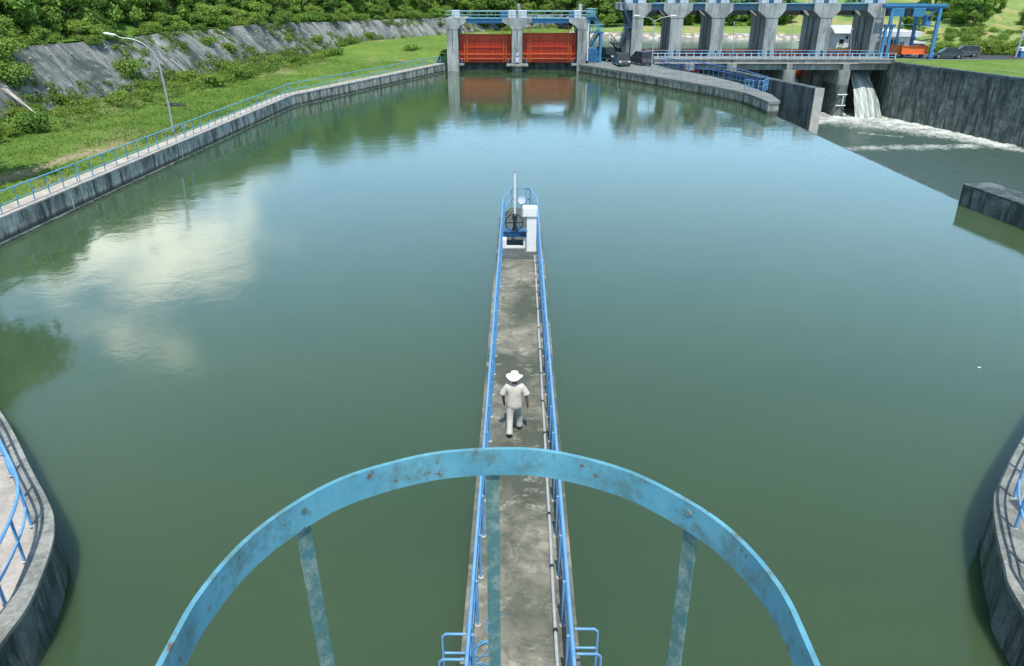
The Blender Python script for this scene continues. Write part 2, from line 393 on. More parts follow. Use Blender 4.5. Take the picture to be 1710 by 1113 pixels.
def smooth_path(pts, n=6):
    pts = [Vector(p) for p in pts]; out = []
    for i in range(len(pts)-1):
        p0 = pts[max(i-1, 0)]; p1 = pts[i]; p2 = pts[i+1]; p3 = pts[min(i+2, len(pts)-1)]
        for k in range(n):
            t = k/n
            out.append(.5*((2*p1)+(p2-p0)*t+(2*p0-5*p1+4*p2-p3)*t*t+(3*p1-p0-3*p2+p3)*t**3))
    return out+[pts[-1]]
def offset(path, d):
    path = [Vector(p) for p in path]; out = []
    for i, p in enumerate(path):
        t = path[min(i+1, len(path)-1)]-path[max(i-1, 0)]; t.z = 0; t.normalize()
        out.append(p+Vector((-t.y, t.x, 0))*d)
    return out
def at(o, i, v): return tuple(Vector(o)+Vector(v))
def railing(label, path, spacing=1.2, h=1.0, mids=(.5,), r=.025, m='rail', group=None, posts=None, curve=False, name='railing', pr=None, collars=False):
    path = [Vector(p) for p in path]
    t = thing(name, label, 'railing', path[0], group)
    up = Vector((0,0,1)); fine = path
    MB().tube([p+up*h for p in fine], r, 8).build('top_rail', M[m], t, smooth=50)
    for q in mids: MB().tube([p+up*h*q for p in fine], r*.8, 8).build('mid_rail', M[m], t, smooth=50)
    for p in (posts or resample(path, spacing)):
        b = MB().tube([p+up*-.02, p+up*(h-.01)], pr or r*.95, 8).build('post', M[m], t, smooth=50)
        if collars: MB().lathe([(.001,0),(.055,0),(.055,.012),(.035,.02),(.001,.021)], p, 10).build('collar', M['cap'], b)
    return t
def nz3(x, y, z=0, s=1): return noise.noise(Vector((x*s, y*s, z*s)))
def ruled(A, B, m, prof=None, name='strip', mt=None, loc=None):
    """sheet between two equally long polylines; prof(s, t, p) -> z offset"""
    b = MB(); b.uv = []; n = len(A); sacc = 0
    for i in range(n):
        if i: sacc += (A[i]-A[i-1]).length
        Ln = (B[i]-A[i]).length
        for j in range(m+1):
            t = j/m; p = A[i].lerp(B[i], t)
            if prof: p = prof(sacc, t, p, i)
            b.v.append(tuple(p)); b.uv.append((sacc, t*Ln))
    for i in range(n-1):
        for j in range(m):
            a = i*(m+1)+j; b.f.append((a, a+m+1, a+m+2, a+1))
    o = b.build(name, mt, None, smooth=180)
    return o

# ================= SETTING: ground, banks, water =================
DECK, LOW, UPR, RB = 1.2, -6.0, 2.1, 1.5
def ribbon(b, path, th, z0, z1):
    A = [Vector(p) for p in path]; B = offset(A, th); n = len(A)
    vs = []
    for i in range(n): vs += [(A[i].x, A[i].y, z0), (A[i].x, A[i].y, z1), (B[i].x, B[i].y, z1), (B[i].x, B[i].y, z0)]
    fs = []
    for i in range(n-1):
        a = i*4; c = a+4
        for k in range(4): fs.append((a+k, a+(k+1) % 4, c+(k+1) % 4, c+k))
    fs += [(3,2,1,0), ((n-1)*4, (n-1)*4+1, (n-1)*4+2, (n-1)*4+3)]
    return b.add(vs, fs)
def flat(poly, z, name, m):
    b = MB(); b.add([(p[0], p[1], z) for p in poly], [tuple(range(len(poly)))]); return struct(b.build(name, m))
# ground under everything, out to the horizon
b = MB(); b.add([(-1500,-1500,-9), (1500,-1500,-9), (1500,2500,-9), (-1500,2500,-9)], [(0,1,2,3)]); struct(b.build('ground', M['grassd']))

LN = smooth_path([(-8.6,-10,0), (-8.6,2,0), (-8.6,5.5,0), P(0,1073,1.2), P(51,999,1.2), P(84,913,1.2), P(88,867,1.2), P(78,836,1.2), P(51,785,1.2), P(0,688,1.2), (-18,21,0), (-22.6,25.6,0), (-24.5,31,0)], 5)
LN = [Vector((p.x, p.y, 0)) for p in LN]
Q0, Q1, Q2 = P(0,409), P(490,179), P(752,124)
Q2 = Vector((-10.6, 113.3, 0))
RNraw = [(8.6,-10,0), (8.6,2,0), (8.62,6,0), P(1710,1015,1.2), P(1680,945,1.2), P(1664,874,1.2), P(1662,832,1.2), P(1674,797,1.2), P(1710,729,1.2), (17,20.5,0), (22,25,0), (25.2,31,0)]
RN = [Vector((p.x, p.y, 0)) for p in smooth_path(RNraw, 5)]
K0, K1 = P(1600,342), P(1710,384)
W1 = P(1281,192)
PLW = [P(966,122), P(1079,142), P(1180,161), P(1241,174), P(1267,185), P(1281,192)]
print('Q', Q0, Q1, 'K', K0, K1, 'W1', W1, 'PL', PLW)

# pond
pond = [(-8.6,-9.9)] + [(p.x-.05, p.y) for p in LN[5:]] + [(Q0.x-.1,Q0.y), (Q1.x-.1,Q1.y), (-10.9,114), (-10.9,122), (10.4,122), (10.2,113)] \
     + [(p.x+.1, p.y+.2) for p in PLW[1:-1]] + [(W1.x+.5, W1.y), (K0.x+.5, K0.y), (K1.x+.3, K1.y)] + [(p.x+.05, p.y) for p in RN[::-1]]
flat(pond, 0, 'pond_water', M['pond'])
# upstream river
flat([(-10,120.5), (60,122), (52,126), (50,140), (52,168), (140,190), (140,230), (24,230), (24,181), (16,171), (3,158), (-9,138)], UPR, 'river_water', M['river'])

# left bank: grass between the quay and the slope foot
F = [(-54,-20), (-47,24), (-42.5,42), (-40,60), (-38,78), (-36,98), (-32,116), (-26,134), (-15,154), (0,172), (14,183), (24,190)]
QI = [(-9,-20), (-24,24), (-25.5,36), (-25.2,52), (-24.7,66), (-24.2,80), (-12,113.5), (-12,122), (-10,136), (4,158), (18,172), (26,182)]
F = [Vector((x, y, 0)) for x, y in F]; QI = [Vector((x, y, 0)) for x, y in QI]
def dens(A, k=8):
    out = []
    for a, c in zip(A, A[1:]): out += [a.lerp(c, i/k) for i in range(k)]
    return out+[A[-1]]
Fd, Qd = dens(F), dens(QI)
def footz(i): return 1.75
def gprof(s, t, p, i):
    base = 1.14 if i < 48 else 1.14+min(1, (i-48)/8)*1.1
    return Vector((p.x, p.y, base+t*t*.6+(.16*nz3(p.x, p.y, 0, .25)+.06*nz3(p.x, p.y, 3, .9))*min(1, t*5)))
gb = struct(ruled(Qd, Fd, 44, gprof, 'grass_bank', M['grass']))
_ta, _tb = P(-120,335,DECK), P(190,243,DECK)
def dryf(x, y):
    d = _tb-_ta; t_ = ((x-_ta.x)*d.x+(y-_ta.y)*d.y)/(d.x**2+d.y**2); q = _ta+d*max(0, min(1, t_)); r = math.hypot(x-q.x, y-q.y)+.7*nz3(x, y, 6, .5)
    v = max(0, .62-.42*abs(r)) ; v = max(v, .30*max(0, nz3(x, y, 12, .13)*2.2))
    return v
at_ = gb.data.attributes.new('dry', 'FLOAT', 'POINT'); at_.data.foreach_set('value', [dryf(v.co.x, v.co.y) for v in gb.data.vertices])
# the sprayed slope
def outn(A, d): return offset(A, d)
Fo = dens(F, 40); Fc = []
for i, p in enumerate(Fo):
    q = outn(Fo, 1)[i] if False else None
Fc = outn(Fo, 4.3)
def crest(i):   # height of the crest along the run
    y = Fo[i].y
    return 6.3-.9*min(1, max(0, (y-120)/50))+.25*nz3(Fo[i].x, y, 5, .13)
def sprof(s, t, p, i):
    z = 1.55+(crest(i)-1.55)*t
    n = Vector((Fc[i].x-Fo[i].x, Fc[i].y-Fo[i].y, 0)).normalized()
    fold = .75*nz3(s*.21+t*.5, .5*t, 1)+.38*nz3(s*.9+t*.6, t*1.4, 4)+.2*nz3(s*2.6, t*3.5, 7)
    amt = .3+1.1*max(0, min(1, (Fo[i].y-70)/30))
    q = p - n*fold*amt*math.sin(math.pi*min(1, t*1.02))
    return Vector((q.x, q.y, z))
struct(ruled(Fo, Fc, 26, sprof, 'concrete_slope', M['slope']))
# hillside above
Hc = [Vector((p.x, p.y, 0)) for p in Fc]
Hb = [Vector((p.x-62+max(0, p.y-110)*.35, p.y+12+max(0, p.y-90)*.5, 0)) for p in Hc]
def hprof(s, t, p, i):
    d = t*60
    z0 = crest(i)
    z = z0+.15+max(0, d-2.0)*.34*(1-.35*t)+1.2*nz3(p.x, p.y, 2, .09)*min(1, d/6)
    return Vector((p.x, p.y, z))
struct(ruled(Hc, Hb, 40, hprof, 'hillside', M['grassd']))
def hill_z(x, y):
    best = 1e9; bi = 0
    for i, p in enumerate(Hc):
        d = (p.x-x)**2+(p.y-y)**2
        if d < best: best = d; bi = i
    return crest(bi), math.sqrt(best)
# far bank beyond the river: riprap then meadow then rising land
SH = dens([Vector(v) for v in [(10,160,0), (22,154,0), (40,152,0), (58,151,0), (64,160,0), (100,170,0)]], 6)
SH2 = [Vector((p.x, p.y+2.6, 0)) for p in SH]; SH3 = [Vector((p.x+2, p.y+20, 0)) for p in SH]
struct(ruled(SH, SH2, 5, lambda s, t, p, i: Vector((p.x, p.y, 1.9+1.1*t+.1*nz3(p.x, p.y, 0, 1.3))), 'riprap_bank', M['riprap']))
def mprof(s, t, p, i): return Vector((p.x, p.y, 3.0+.5*t+.15*nz3(p.x, p.y, 0, .2)))
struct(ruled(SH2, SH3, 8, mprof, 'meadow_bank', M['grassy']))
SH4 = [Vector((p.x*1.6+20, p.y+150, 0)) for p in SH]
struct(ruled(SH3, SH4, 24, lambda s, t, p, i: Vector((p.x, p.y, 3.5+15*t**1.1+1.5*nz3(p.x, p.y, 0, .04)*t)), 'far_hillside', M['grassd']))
# right bank
CW = [P(1490,110,RB), P(1710,130,RB)]
CW = [Vector((53.9, 118.8, 0)), Vector((53.6, 113.3, 0)), Vector((CW[1].x, CW[1].y, 0)), Vector((66,70,0)), Vector((75,48,0))]
print('CW', CW)
CWd = dens(CW, 4)
RB2 = dens([Vector(v) for v in [(66,116.5,0), (90,116.5,0), (120,113,0), (130,95,0), (140,60,0)]], 4)
struct(ruled(CWd, RB2, 10, lambda s, t, p, i: Vector((p.x, p.y, RB-.03+.12*nz3(p.x, p.y, 0, .3)*min(1, t*4))), 'grass_verge', M['grass']))
flat([(48,112), (200,112), (200,160), (49.5,160), (49.5,118)], RB-.1, 'yard_ground', M['plat'])
flat([(51,117.4), (150,117.4), (220,110), (220,121), (150,126.5), (60,125.5), (51,124.6)], RB-.09+.02, 'road', M['asphalt'])
flat([(51,116.3), (150,116.3), (150,117.2), (51,117.2)], RB-.02, 'pavement', M['plat'])
RH = dens([Vector(v) for v in [(52,133,0), (70,131,0), (100,129,0), (150,126,0)]], 6)
RH1 = dens([Vector(v) for v in [(52,160,0), (75,152,0), (110,146,0), (170,140,0)]], 6)
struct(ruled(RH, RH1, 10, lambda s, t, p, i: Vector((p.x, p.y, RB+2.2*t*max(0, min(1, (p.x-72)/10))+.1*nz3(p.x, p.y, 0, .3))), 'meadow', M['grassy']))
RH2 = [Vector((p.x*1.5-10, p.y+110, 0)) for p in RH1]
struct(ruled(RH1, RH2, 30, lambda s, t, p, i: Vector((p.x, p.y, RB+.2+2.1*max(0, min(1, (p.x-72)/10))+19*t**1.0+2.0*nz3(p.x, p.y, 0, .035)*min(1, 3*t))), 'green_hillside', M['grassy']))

# lower spillway water, with foam where it is broken
def foam_at(x, y):
    f = (-.26 if y < 76 else -.15)+.09*nz3(x, y, 0, .15)+.05*nz3(x, y, 3, .6)
    # plunge pool in front of the open gate, trailing along the right-hand wall
    G = P(1432,192,LOW)
    tail = [P(1360,203,LOW), P(1400,200,LOW), P(1440,197,LOW), P(1500,205,LOW), P(1560,216,LOW), P(1640,235,LOW), P(1700,252,LOW)]; wid = [2.4, 5.0, 8.5, 8.0, 6.0, 3.2, 1.0]
    for k in range(6):
        a, c = tail[k], tail[k+1]; d = c-a; t = max(0, min(1, ((x-a.x)*d.x+(y-a.y)*d.y)/(d.x**2+d.y**2)))
        q = a+d*t; r = math.hypot(x-q.x, y-q.y)/(wid[k]*(1-t)+wid[k+1]*t); f = max(f, (.30+.12*nz3(x*.5,y*.5,7))*(1-.5*r*r) if r < 1.4 else -.3)
    # drowned sill
    sa, sb = P(1405,249,LOW), P(1680,244,LOW); d = sb-sa; t = ((x-sa.x)*d.x+(y-sa.y)*d.y)/(d.x**2+d.y**2)
    if -.05 < t < 1.05:
        q = sa+d*t; r = abs(y-q.y+.5*nz3(x*1.1, 0, 9))/ (1.7*(1-.4*abs(t-.5)))
        f = max(f, (.20+.12*nz3(x*.5,0,3))*(1-r*r*.6)*(1 if t < .97 else .5)) if r < 1.6 else f
    sa, sb = P(1430,222,LOW), P(1510,230,LOW); d = sb-sa; t = ((x-sa.x)*d.x+(y-sa.y)*d.y)/(d.x**2+d.y**2)
    if 0 < t < 1:
        q = sa+d*t; r = abs(y-q.y)/.8; f = max(f, .16*(1-r*r)) if r < 1.5 else f
    if y > 84 and x < 36: f = max(f, -.04+.1*nz3(x, y, 4, .5))
    return f
nx, ny = 190, 400; x0, x1, y0, y1 = 24.0, 70.0, 18.0, 126.0
vs = []; fo = []
for j in range(ny+1):
    for i in range(nx+1):
        x = x0+(x1-x0)*i/nx; y = y0+(y1-y0)*j/ny; f = foam_at(x, y)
        rough = .25+.75*max(0, min(1, (y-70)/15))
        z = LOW+rough*(.10*nz3(x, y, 0, .8)+.06*nz3(x, y, 2, 2.2))+max(0, f+.1)*.5*(abs(nz3(x, y, 5, 1.6))+.3)
        vs.append((x, y, z)); fo.append(f)
b = MB(); b.add(vs, [(j*(nx+1)+i, j*(nx+1)+i+1, (j+1)*(nx+1)+i+1, (j+1)*(nx+1)+i) for j in range(ny) for i in range(nx)])
low = struct(b.build('spillway_water', M['rapid'], smooth=180))
a = low.data.attributes.new('foam', 'FLOAT', 'POINT'); a.data.foreach_set('value', fo)

# ================= WALLS, QUAYS, DOCKS =================
def wall(label, path, th, z0, z1, m, cap=None, capover=.04, capth=.07, cat='quay wall', name='quay_wall', ledge=None):
    t = thing(name, label, cat, (path[0][0], path[0][1], z1))
    if cap:
        ribbon(MB(), path, th, z0, z1-capth).build('wall', M[m], t)
        o = offset(path, -capover if th > 0 else capover)
        ribbon(MB(), o, th+(capover*2 if th > 0 else -capover*2), z1-capth, z1).build('coping', M[cap], t)
    else: ribbon(MB(), path, th, z0, z1).build('wall', M[m], t)
    if ledge:
        ribbon(MB(), offset(path, -ledge if th > 0 else ledge), ledge if th > 0 else -ledge, z0, .07).build('footing_ledge', M['dark'], t)
    return t
QL = [Vector((Q0.x+.05, Q0.y-4.5, 0)), Q0, Q1, Vector((-10.7, 113.4, 0))]
QLd = dens(QL, 10)
wall('long stained grey quay wall with a pale cap beside the grass bank', QLd, 1.15, -3, DECK, 'quay', 'cap', ledge=.16)
qt = [o for o in COL.objects if o.name == 'quay_wall'][0]
for k_ in range(8, len(QLd)-1, 3):
    a_, c_ = QLd[k_], QLd[k_+1]; d_ = (c_-a_).normalized(); n_ = Vector((d_.y, -d_.x, 0)); p_ = a_.lerp(c_, .37)+n_*.004
    MB().bar((p_.x, p_.y, .08), (p_.x, p_.y, DECK-.075), .06, .03, (d_.x, d_.y, 0)).build('joint', M['cap'], qt)
wall('curved concrete bank wall under the railing at the lower left corner', LN[:-1]+[LN[-1]], .34, -3, DECK, 'dark', 'conc', .02, .08)
wall('curved dark concrete bank wall under the railing at the lower right corner', RN, -.45, -3, DECK, 'dark', 'conc', .02, .12)
# apron behind the left and right curved walls, a low ridge line between coping and apron
LI = offset(LN, .37)
ap = [(p.x, p.y) for p in LI]+[(-26,31), (-60,31), (-60,-10)]
flat(ap, DECK-.05, 'apron', M['apron'])
RI = offset(RN, -.47); ap = [(p.x, p.y) for p in RI]+[(27,31), (27,-10)]
flat(ap, DECK-.05, 'pavement', M['apron'])
# the wall stub at the end of the weir, and the weir itself
KL = [Vector((RN[-1].x, RN[-1].y, 0)), Vector((K1.x-.02, K1.y-3, 0)), Vector((K1.x, K1.y, 0)), Vector((K0.x, K0.y, 0))]
t = thing('weir_end_wall', 'thick dark concrete wall ending at the spill edge near the right side', 'wall', (K0.x, K0.y, DECK))
ribbon(MB(), KL, -1.7, -6.5, DECK-.1).build('wall', M['dark'], t)
ribbon(MB(), offset(KL, .03), -1.76, DECK-.1, DECK).build('coping', M['wing'], t)
t = tag(MB().prism([(W1.x-.5, W1.y+.5), (K0.x-.5, K0.y-.2), (K0.x+.53, K0.y-.2), (W1.x+.53, W1.y+.5)], -7, -.03).prism([(K0.x+.501, K0.y-.2), (K0.x+.58, K0.y-.2), (W1.x+.58, W1.y+.5), (W1.x+.501, W1.y+.5)], -.3, .012).build('weir', M['dark'], loc=(W1.x, W1.y, -6)), 'long straight concrete spill weir between the pond and the rough lower water', 'weir')

# centre walkway pier
XC, HW, TIP = .05, .95, 36.4
t = thing('walkway_pier', 'long narrow mossy concrete walkway running out into the green pond', 'walkway', (XC, 0, DECK))
out = [(XC-HW,-2), (XC+HW,-2), (XC+HW,34.6), (XC+.55,TIP), (XC-.45,TIP), (XC-HW,34.6)]
MB().prism(out, -4, DECK-.06).build('pier_wall', M['quay'], t)
oo = [(XC-HW-.03,-2), (XC+HW+.03,-2), (XC+HW+.03,34.6), (XC+.57,TIP+.03), (XC-.47,TIP+.03), (XC-HW-.03,34.6)]
MB().prism(oo, DECK-.06, DECK).build('deck_slab', M['walk'], t)
MB().prism([(XC-.74,28.7), (XC+.66,28.7), (XC+.66,34.5), (XC+.5,36.1), (XC-.4,36.1), (XC-.74,34.5)], DECK, DECK+.02).build('dark_screed', M['deckold'], t)

# platform wedge between the pond and the sluices
t = thing('platform_quay', 'wedge shaped concrete platform with parked cars between pond and spillway', 'platform', (PLW[0].x, PLW[0].y, DECK))
TIPP = P(1282,158,DECK)
back = [(TIPP.x+.4, TIPP.y), (25,90), (23.5,97), (20,106), (18,119), (9.9,119)]
front = [(9.9,113.5)]+[(p.x, p.y) for p in PLW]
MB().prism(front+[(W1.x+1.2, W1.y+.6)]+back, -7, DECK-.25).build('wall', M['quay'], t)
fr2 = [(9.86,113.3)]+[(p.x-.06, p.y-.08) for p in PLW]
MB().prism(fr2+[(W1.x+1.25, W1.y+.5)]+back, DECK-.25, DECK).build('deck', M['plat'], t)
# tapered pale crest of the tip
# far wing wall
WA, WB = P(1204,116,DECK+.1), P(1361,148,DECK+.1)
b = MB(); d = (WB-WA).normalized(); nrm = Vector((-d.y, d.x, 0))*1.1
t = thing('wing_wall', 'tall dark concrete wing wall with its upright end face coloured pale as sunlit', 'wall', (WB.x, WB.y, -6))
MB().prism([(WA.x,WA.y), (WB.x,WB.y), (WB.x+nrm.x,WB.y+nrm.y), (WA.x+nrm.x,WA.y+nrm.y)], -7, DECK+.1).build('wall', M['wing'], t)
e = d*.12
MB().prism([(WB.x,WB.y), (WB.x+e.x,WB.y+e.y), (WB.x+e.x+nrm.x,WB.y+e.y+nrm.y), (WB.x+nrm.x,WB.y+nrm.y)], -7, DECK+.1).build('lit_end_face', M['cap'], t)  # paler slab puts the sunlight on the wall's end into its colour
print('WB', WB, 'WA', WA)
# right channel wall
t = thing('channel_wall', 'high dark streaked retaining wall along the right of the spillway channel', 'wall', (CW[0].x, CW[0].y, -6))
ribbon(MB(), CWd, -1.0, -7, RB-.25).build('wall', M['dark'], t)
ribbon(MB(), offset(CWd, .05), -1.1, RB-.25, RB+.03).build('coping', M['wing'], t)

# building under the photographer and an unseen building added to shade the right-hand pavement (both stay behind the lens)
t = thing('intake_building', 'concrete intake building that the walkway leads back to', 'building', (0,-6,-4))
b = MB(); b.bb(-13,13,-12,.2,9.2,9.6)
for x in (-12.5, -8.9, 0, 8.9, 12.5): b.bb(x-.35, x+.35, -11.8, .1, -4, 9.2)
b.bb(-12.4,12.4,-11.8,-11,-4,9.2); b.build('wall', M['conc'], t)
b = MB()
for k in range(26): b.bb(-8.4+k*.32, -8.34+k*.32, -.2, -.14, -3, 9.1); b.bb(.5+k*.32, .56+k*.32, -.2, -.14, -3, 9.1)
b.build('trash_rack', M['steel'], t)
t = thing('shade_building', 'unseen building added to shade the right bank beside the walkway', 'building', (18,0,DECK))
MB().bb(11.0,22,-12,9.2,1.1,9.2).build('wall', M['plaster'], t)
MB().bb(10.9,22.4,-12.4,9.35,9.2,9.45).build('roof', M['conc'], t)
for y in (-8,-3,2,7): 
    f = MB().bb(10.45,10.55,y,y+1.6,3,4.5).build('window', M['glass'], t)

# ================= RAILINGS =================
up = Vector((0,0,DECK))
# centre walkway: two long sides with a faceted nose between them
xl, xr = XC-.79, XC+.79
def side(x): return [Vector((x, y, DECK)) for y in (1.0, 8, 16, 24, 34.4)]
railing('left hand light blue handrail along the centre walkway', side(xl), h=1.0, r=.031, pr=.026, collars=True, posts=[Vector((xl+.06, 9.6-1.15*7+1.15*k, DECK)) for k in range(29)])
railing('right hand light blue handrail along the centre walkway', side(xr), h=1.0, r=.031, pr=.026, collars=True, posts=[Vector((xr-.06, 9.6-1.15*7+1.15*k, DECK)) for k in range(29)])
railing('faceted light blue guard rail round the tip of the walkway', [Vector(v) for v in [(xl,34.4,DECK), (XC-.42,36.2,DECK), (XC+.5,36.2,DECK), (xr,34.4,DECK)]], h=1.0, r=.028, posts=[Vector(v) for v in [(XC-.42,36.2,DECK), (XC-.1,36.2,DECK), (XC+.3,36.2,DECK), (XC+.5,36.2,DECK)]])
# left quay: three sections that end at doubled posts
def on_quay(px, py): return P(px, py, DECK)
S0, S1, S2, S3 = P(24,351,DECK), P(123,305,DECK), P(299,231,DECK), P(487,157,DECK)
qo = offset(QLd, .22)
def qpt(y):
    for a, c in zip(qo, qo[1:]):
        if a.y <= y <= c.y: f = (y-a.y)/(c.y-a.y); p = a.lerp(c, f); return Vector((p.x, p.y, DECK))
    return Vector((qo[-1].x, qo[-1].y, DECK))
def qsec(y0, y1):
    n = max(2, round((y1-y0)/1.3)); return [qpt(y0+(y1-y0)*k/n) for k in range(n+1)]
print('sections', S1.y, S2.y, S3.y, qpt(S1.y), S1)
yb = [31.2, S1.y, S2.y, Q1.y, 96.5, 112.8]
labs = ['nearest faded blue quay railing section, cut off by the left edge', 'faded blue quay railing section running from the lamp post toward the left edge',
        'faded blue quay railing section between the lamp post and the bend in the wall', 'faded blue quay railing section just past the bend in the wall',
        'farthest faded blue quay railing section ending at the red gates']
for k in range(5):
    s = qsec(yb[k]+(.12 if k else 0), yb[k+1]-.12)
    railing(labs[k], s, h=1.05, mids=(.42,), r=.035, pr=.03, m='railfar', posts=s, group='railing sections along the left quay')
# curved rails on the two bank walls
def near_rail(path, d, label, ylo, yhi):
    o = [Vector((p.x, p.y, DECK)) for p in offset(path, d) if ylo < p.y < yhi]
    return railing(label, o, h=1.0, mids=(.48,), r=.033, pr=.03, m='rail', posts=resample(o, 1.15), collars=True)
near_rail(LN, .38, 'curved bright blue railing on the pale apron at the lower left corner', 2, 24)
near_rail(RN, -.32, 'curved bright blue railing on the shaded bank at the lower right corner', 2, 24)
# platform rails
fr = offset([Vector((p.x, p.y, 0)) for p in PLW], .4)
fr = [Vector((p.x, p.y, DECK)) for p in fr[:-1]]
TE = P(1280,152,DECK)
tipl = [P(1243,151,DECK), P(1258,154,DECK), P(1272,154,DECK), P(1281,150,DECK)]
railing('thin dark railing along the pond edge of the car platform', [Vector((10.4,113.9,DECK))]+fr[1:-1]+[tipl[0]], spacing=1.5, h=1.0, r=.016, pr=.014, m='teal')
railing('bright blue railing curving round the pointed tip of the platform', tipl, spacing=.7, h=1.1, r=.04, m='rail')
bk = [P(1281,150,DECK), P(1250,140,DECK), P(1216,131,DECK), P(1160,121,DECK), P(1100,112,DECK)]
railing('deep blue double railing along the back edge of the platform', bk, spacing=1.1, h=1.25, r=.045, pr=.035, m='raildark')

# ================= WALKWAY FURNITURE =================
pts = [(XC+.60+.004*math.sin(y*1.7), y, DECK+.05) for y in np.arange(2, 29.2, .6)]
t = thing('conduit', 'grey plastic conduit pipe clipped along the right side of the walkway', 'pipe', (XC+.6, 2, DECK))
MB().tube(pts, .032, 8).build('pipe', M['pvc'], t, smooth=50)
for y in np.arange(3.2, 29, 1.55): MB().tube([(XC+.60, y, DECK+.05), (XC+.60, y+.07, DECK+.05)], .042, 8).build('coupling', M['black'], t)
# ladders down to the water on both sides
for sx, lab in ((-1, 'blue access ladder hooked over the left edge of the walkway'), (1, 'blue access ladder hooked over the right edge of the walkway')):
    X = XC+sx*.84; Xo = XC+sx*1.2; yy = (8.62, 8.14) if sx > 0 else (8.50, 8.02)
    t = thing('access_ladder', lab, 'ladder', (XC+sx*.9, 8.6, DECK), 'access ladders on the walkway')
    for y in yy:
        q = [Vector((X, y, DECK+.95)), Vector((Xo-sx*.05, y, DECK+.95)), Vector((Xo, y, DECK+.9)), Vector((Xo, y, DECK-.1)), Vector((XC+sx*1.05, y, DECK-.5)), Vector((XC+sx*1.05, y, -1.5))]
        MB().tube(q, .022, 8).build('stile', M['rail'], t, smooth=50)
    MB().tube([(X, yy[0], DECK+.55), (Xo, yy[0], DECK+.55)], .02, 8).build('brace', M['rail'], t, smooth=50)
    MB().tube([(X, yy[1], DECK+.55), (Xo, yy[1], DECK+.55)], .02, 8).build('brace', M['rail'], t, smooth=50)
    for k in range(6): MB().tube([(XC+sx*1.05, yy[0], DECK-.6-.3*k), (XC+sx*1.05, yy[1], DECK-.6-.3*k)], .014, 6).build('rung', M['rail'], t)
# rope tangle
c = P(808,1062,DECK+.02); random.seed(3)
pts = []
a0 = Vector((XC-.82, 8.2, DECK+.95)); pts = [a0, a0+Vector((.05,.1,-.25)), Vector((XC-.80, 8.7, DECK+.3)), Vector((XC-.7, 8.9, DECK+.03))]
for k in range(26):
    ang = k*.9; rr = .10+.10*random.random()
    pts.append(Vector((XC-.62+rr*1.1*math.cos(ang)+.01*k*.3, 8.95+rr*1.7*math.sin(ang), DECK+.03+.02*random.random())))
pts += [Vector((XC-.5,9.2,DECK+.02)), Vector((XC-.62,9.6,DECK+.02)), Vector((XC-.45,9.85,DECK+.02)), Vector((XC-.3,9.8,DECK+.02))]
b = MB(); b.tube(smooth_path(pts, 5), .009, 6)
b2 = [Vector((XC-.79, 8.1+.05*k, DECK+.98+.03*math.sin(k*2.2))) for k in range(3)]
for k in range(5): b.tube([Vector((XC-.79+.05*math.cos(q*.9), 8.55+k*.03, DECK+.97+.05*math.sin(q*.9))) for q in range(8)], .009, 6)
tag(b.build('rope', M['rope'], loc=(XC-.6, 8.9, DECK)), 'tangled thin blue rope lying by the left handrail', 'rope')

# hoist at the tip: pedestal frame, beam, hand wheel, screw spindle
t = thing('gate_hoist', 'hand wheel gate hoist with tall white screw spindle on a white frame', 'hoist', (-.18, 30.6, DECK))
b = MB()
for x in (-.62, .30): b.chbox(x-.11, x+.11, 30.0, 31.3, DECK+.02, DECK+.42, .02)
b.bb(-.51,.19,30.02,30.14,DECK+.02,DECK+.10); b.build('pedestal', M['white'], t)
b = MB(); b.bb(-.78,.40,30.35,30.47,DECK+.46,DECK+.62); b.bb(-.78,.40,30.75,30.87,DECK+.46,DECK+.62); b.bb(-.78,.40,30.30,30.92,DECK+.425,DECK+.455); b.bb(-.78,.40,30.32,30.90,DECK+.62,DECK+.645)
b.build('beam', M['steel'], t)
b = MB(); b.lathe([(.13,0),(.13,.05),(.08,.08),(.07,.42),(.11,.45),(.11,.62),(.07,.66),(.001,.66)], (-.17,30.62,DECK+.645), 14); b.build('gearbox', M['black'], t, smooth=40)
MB().tube([(-.17,30.62,DECK+1.3), (-.17,30.62,DECK+3.1)], .042, 10).build('spindle', M['white'], t, smooth=50)
MB().lathe([(.001,.07),(.05,.06),(.055,0),(.045,-.03)], (-.17,30.62,DECK+3.1), 10).build('spindle_cap', M['galv'], t)
wc = Vector((-.20,30.18,DECK+1.08)); wh = MB(); wh.tube([wc+Vector((.36*math.cos(q*math.pi/16), 0, .36*math.sin(q*math.pi/16))) for q in range(32)], .022, 8, closed=True)
w_ = wh.build('hand_wheel', M['black'], t, smooth=50)
b = MB()
for k in range(4): b.bar(wc, wc+Vector((.36*math.cos(k*math.pi/2+.03), 0, .36*math.sin(k*math.pi/2+.03))), .045, .02, (0,1,0))
b.tube([wc+Vector((0,-.05,0)), wc+Vector((0,.42,0))], .04, 10); b.build('spoke', M['black'], w_)
MB().tube([wc+Vector((.05,.05,-.08)), wc+Vector((.16,.1,-.35)), wc+Vector((.16,.14,-.46))], .03, 8).build('crank', M['steel'], t, smooth=50)
# cabinet post
t = thing('control_cabinet', 'tall narrow white control cabinet with a wider top box', 'cabinet', (.52,29.6,DECK))
MB().chbox(.32,.72,29.5,29.85,DECK+.06,DECK+1.55,.02).build('column', M['white'], t)
MB().bb(.28,.76,29.46,29.89,DECK,DECK+.06).build('plinth', M['conc'], t)
MB().chbox(.15,.74,29.44,29.88,DECK+1.55,DECK+1.92,.03).build('top_box', M['white'], t)
MB().bb(.34,.36,29.478,29.5,DECK+.9,DECK+1.0).build('latch', M['galv'], t)
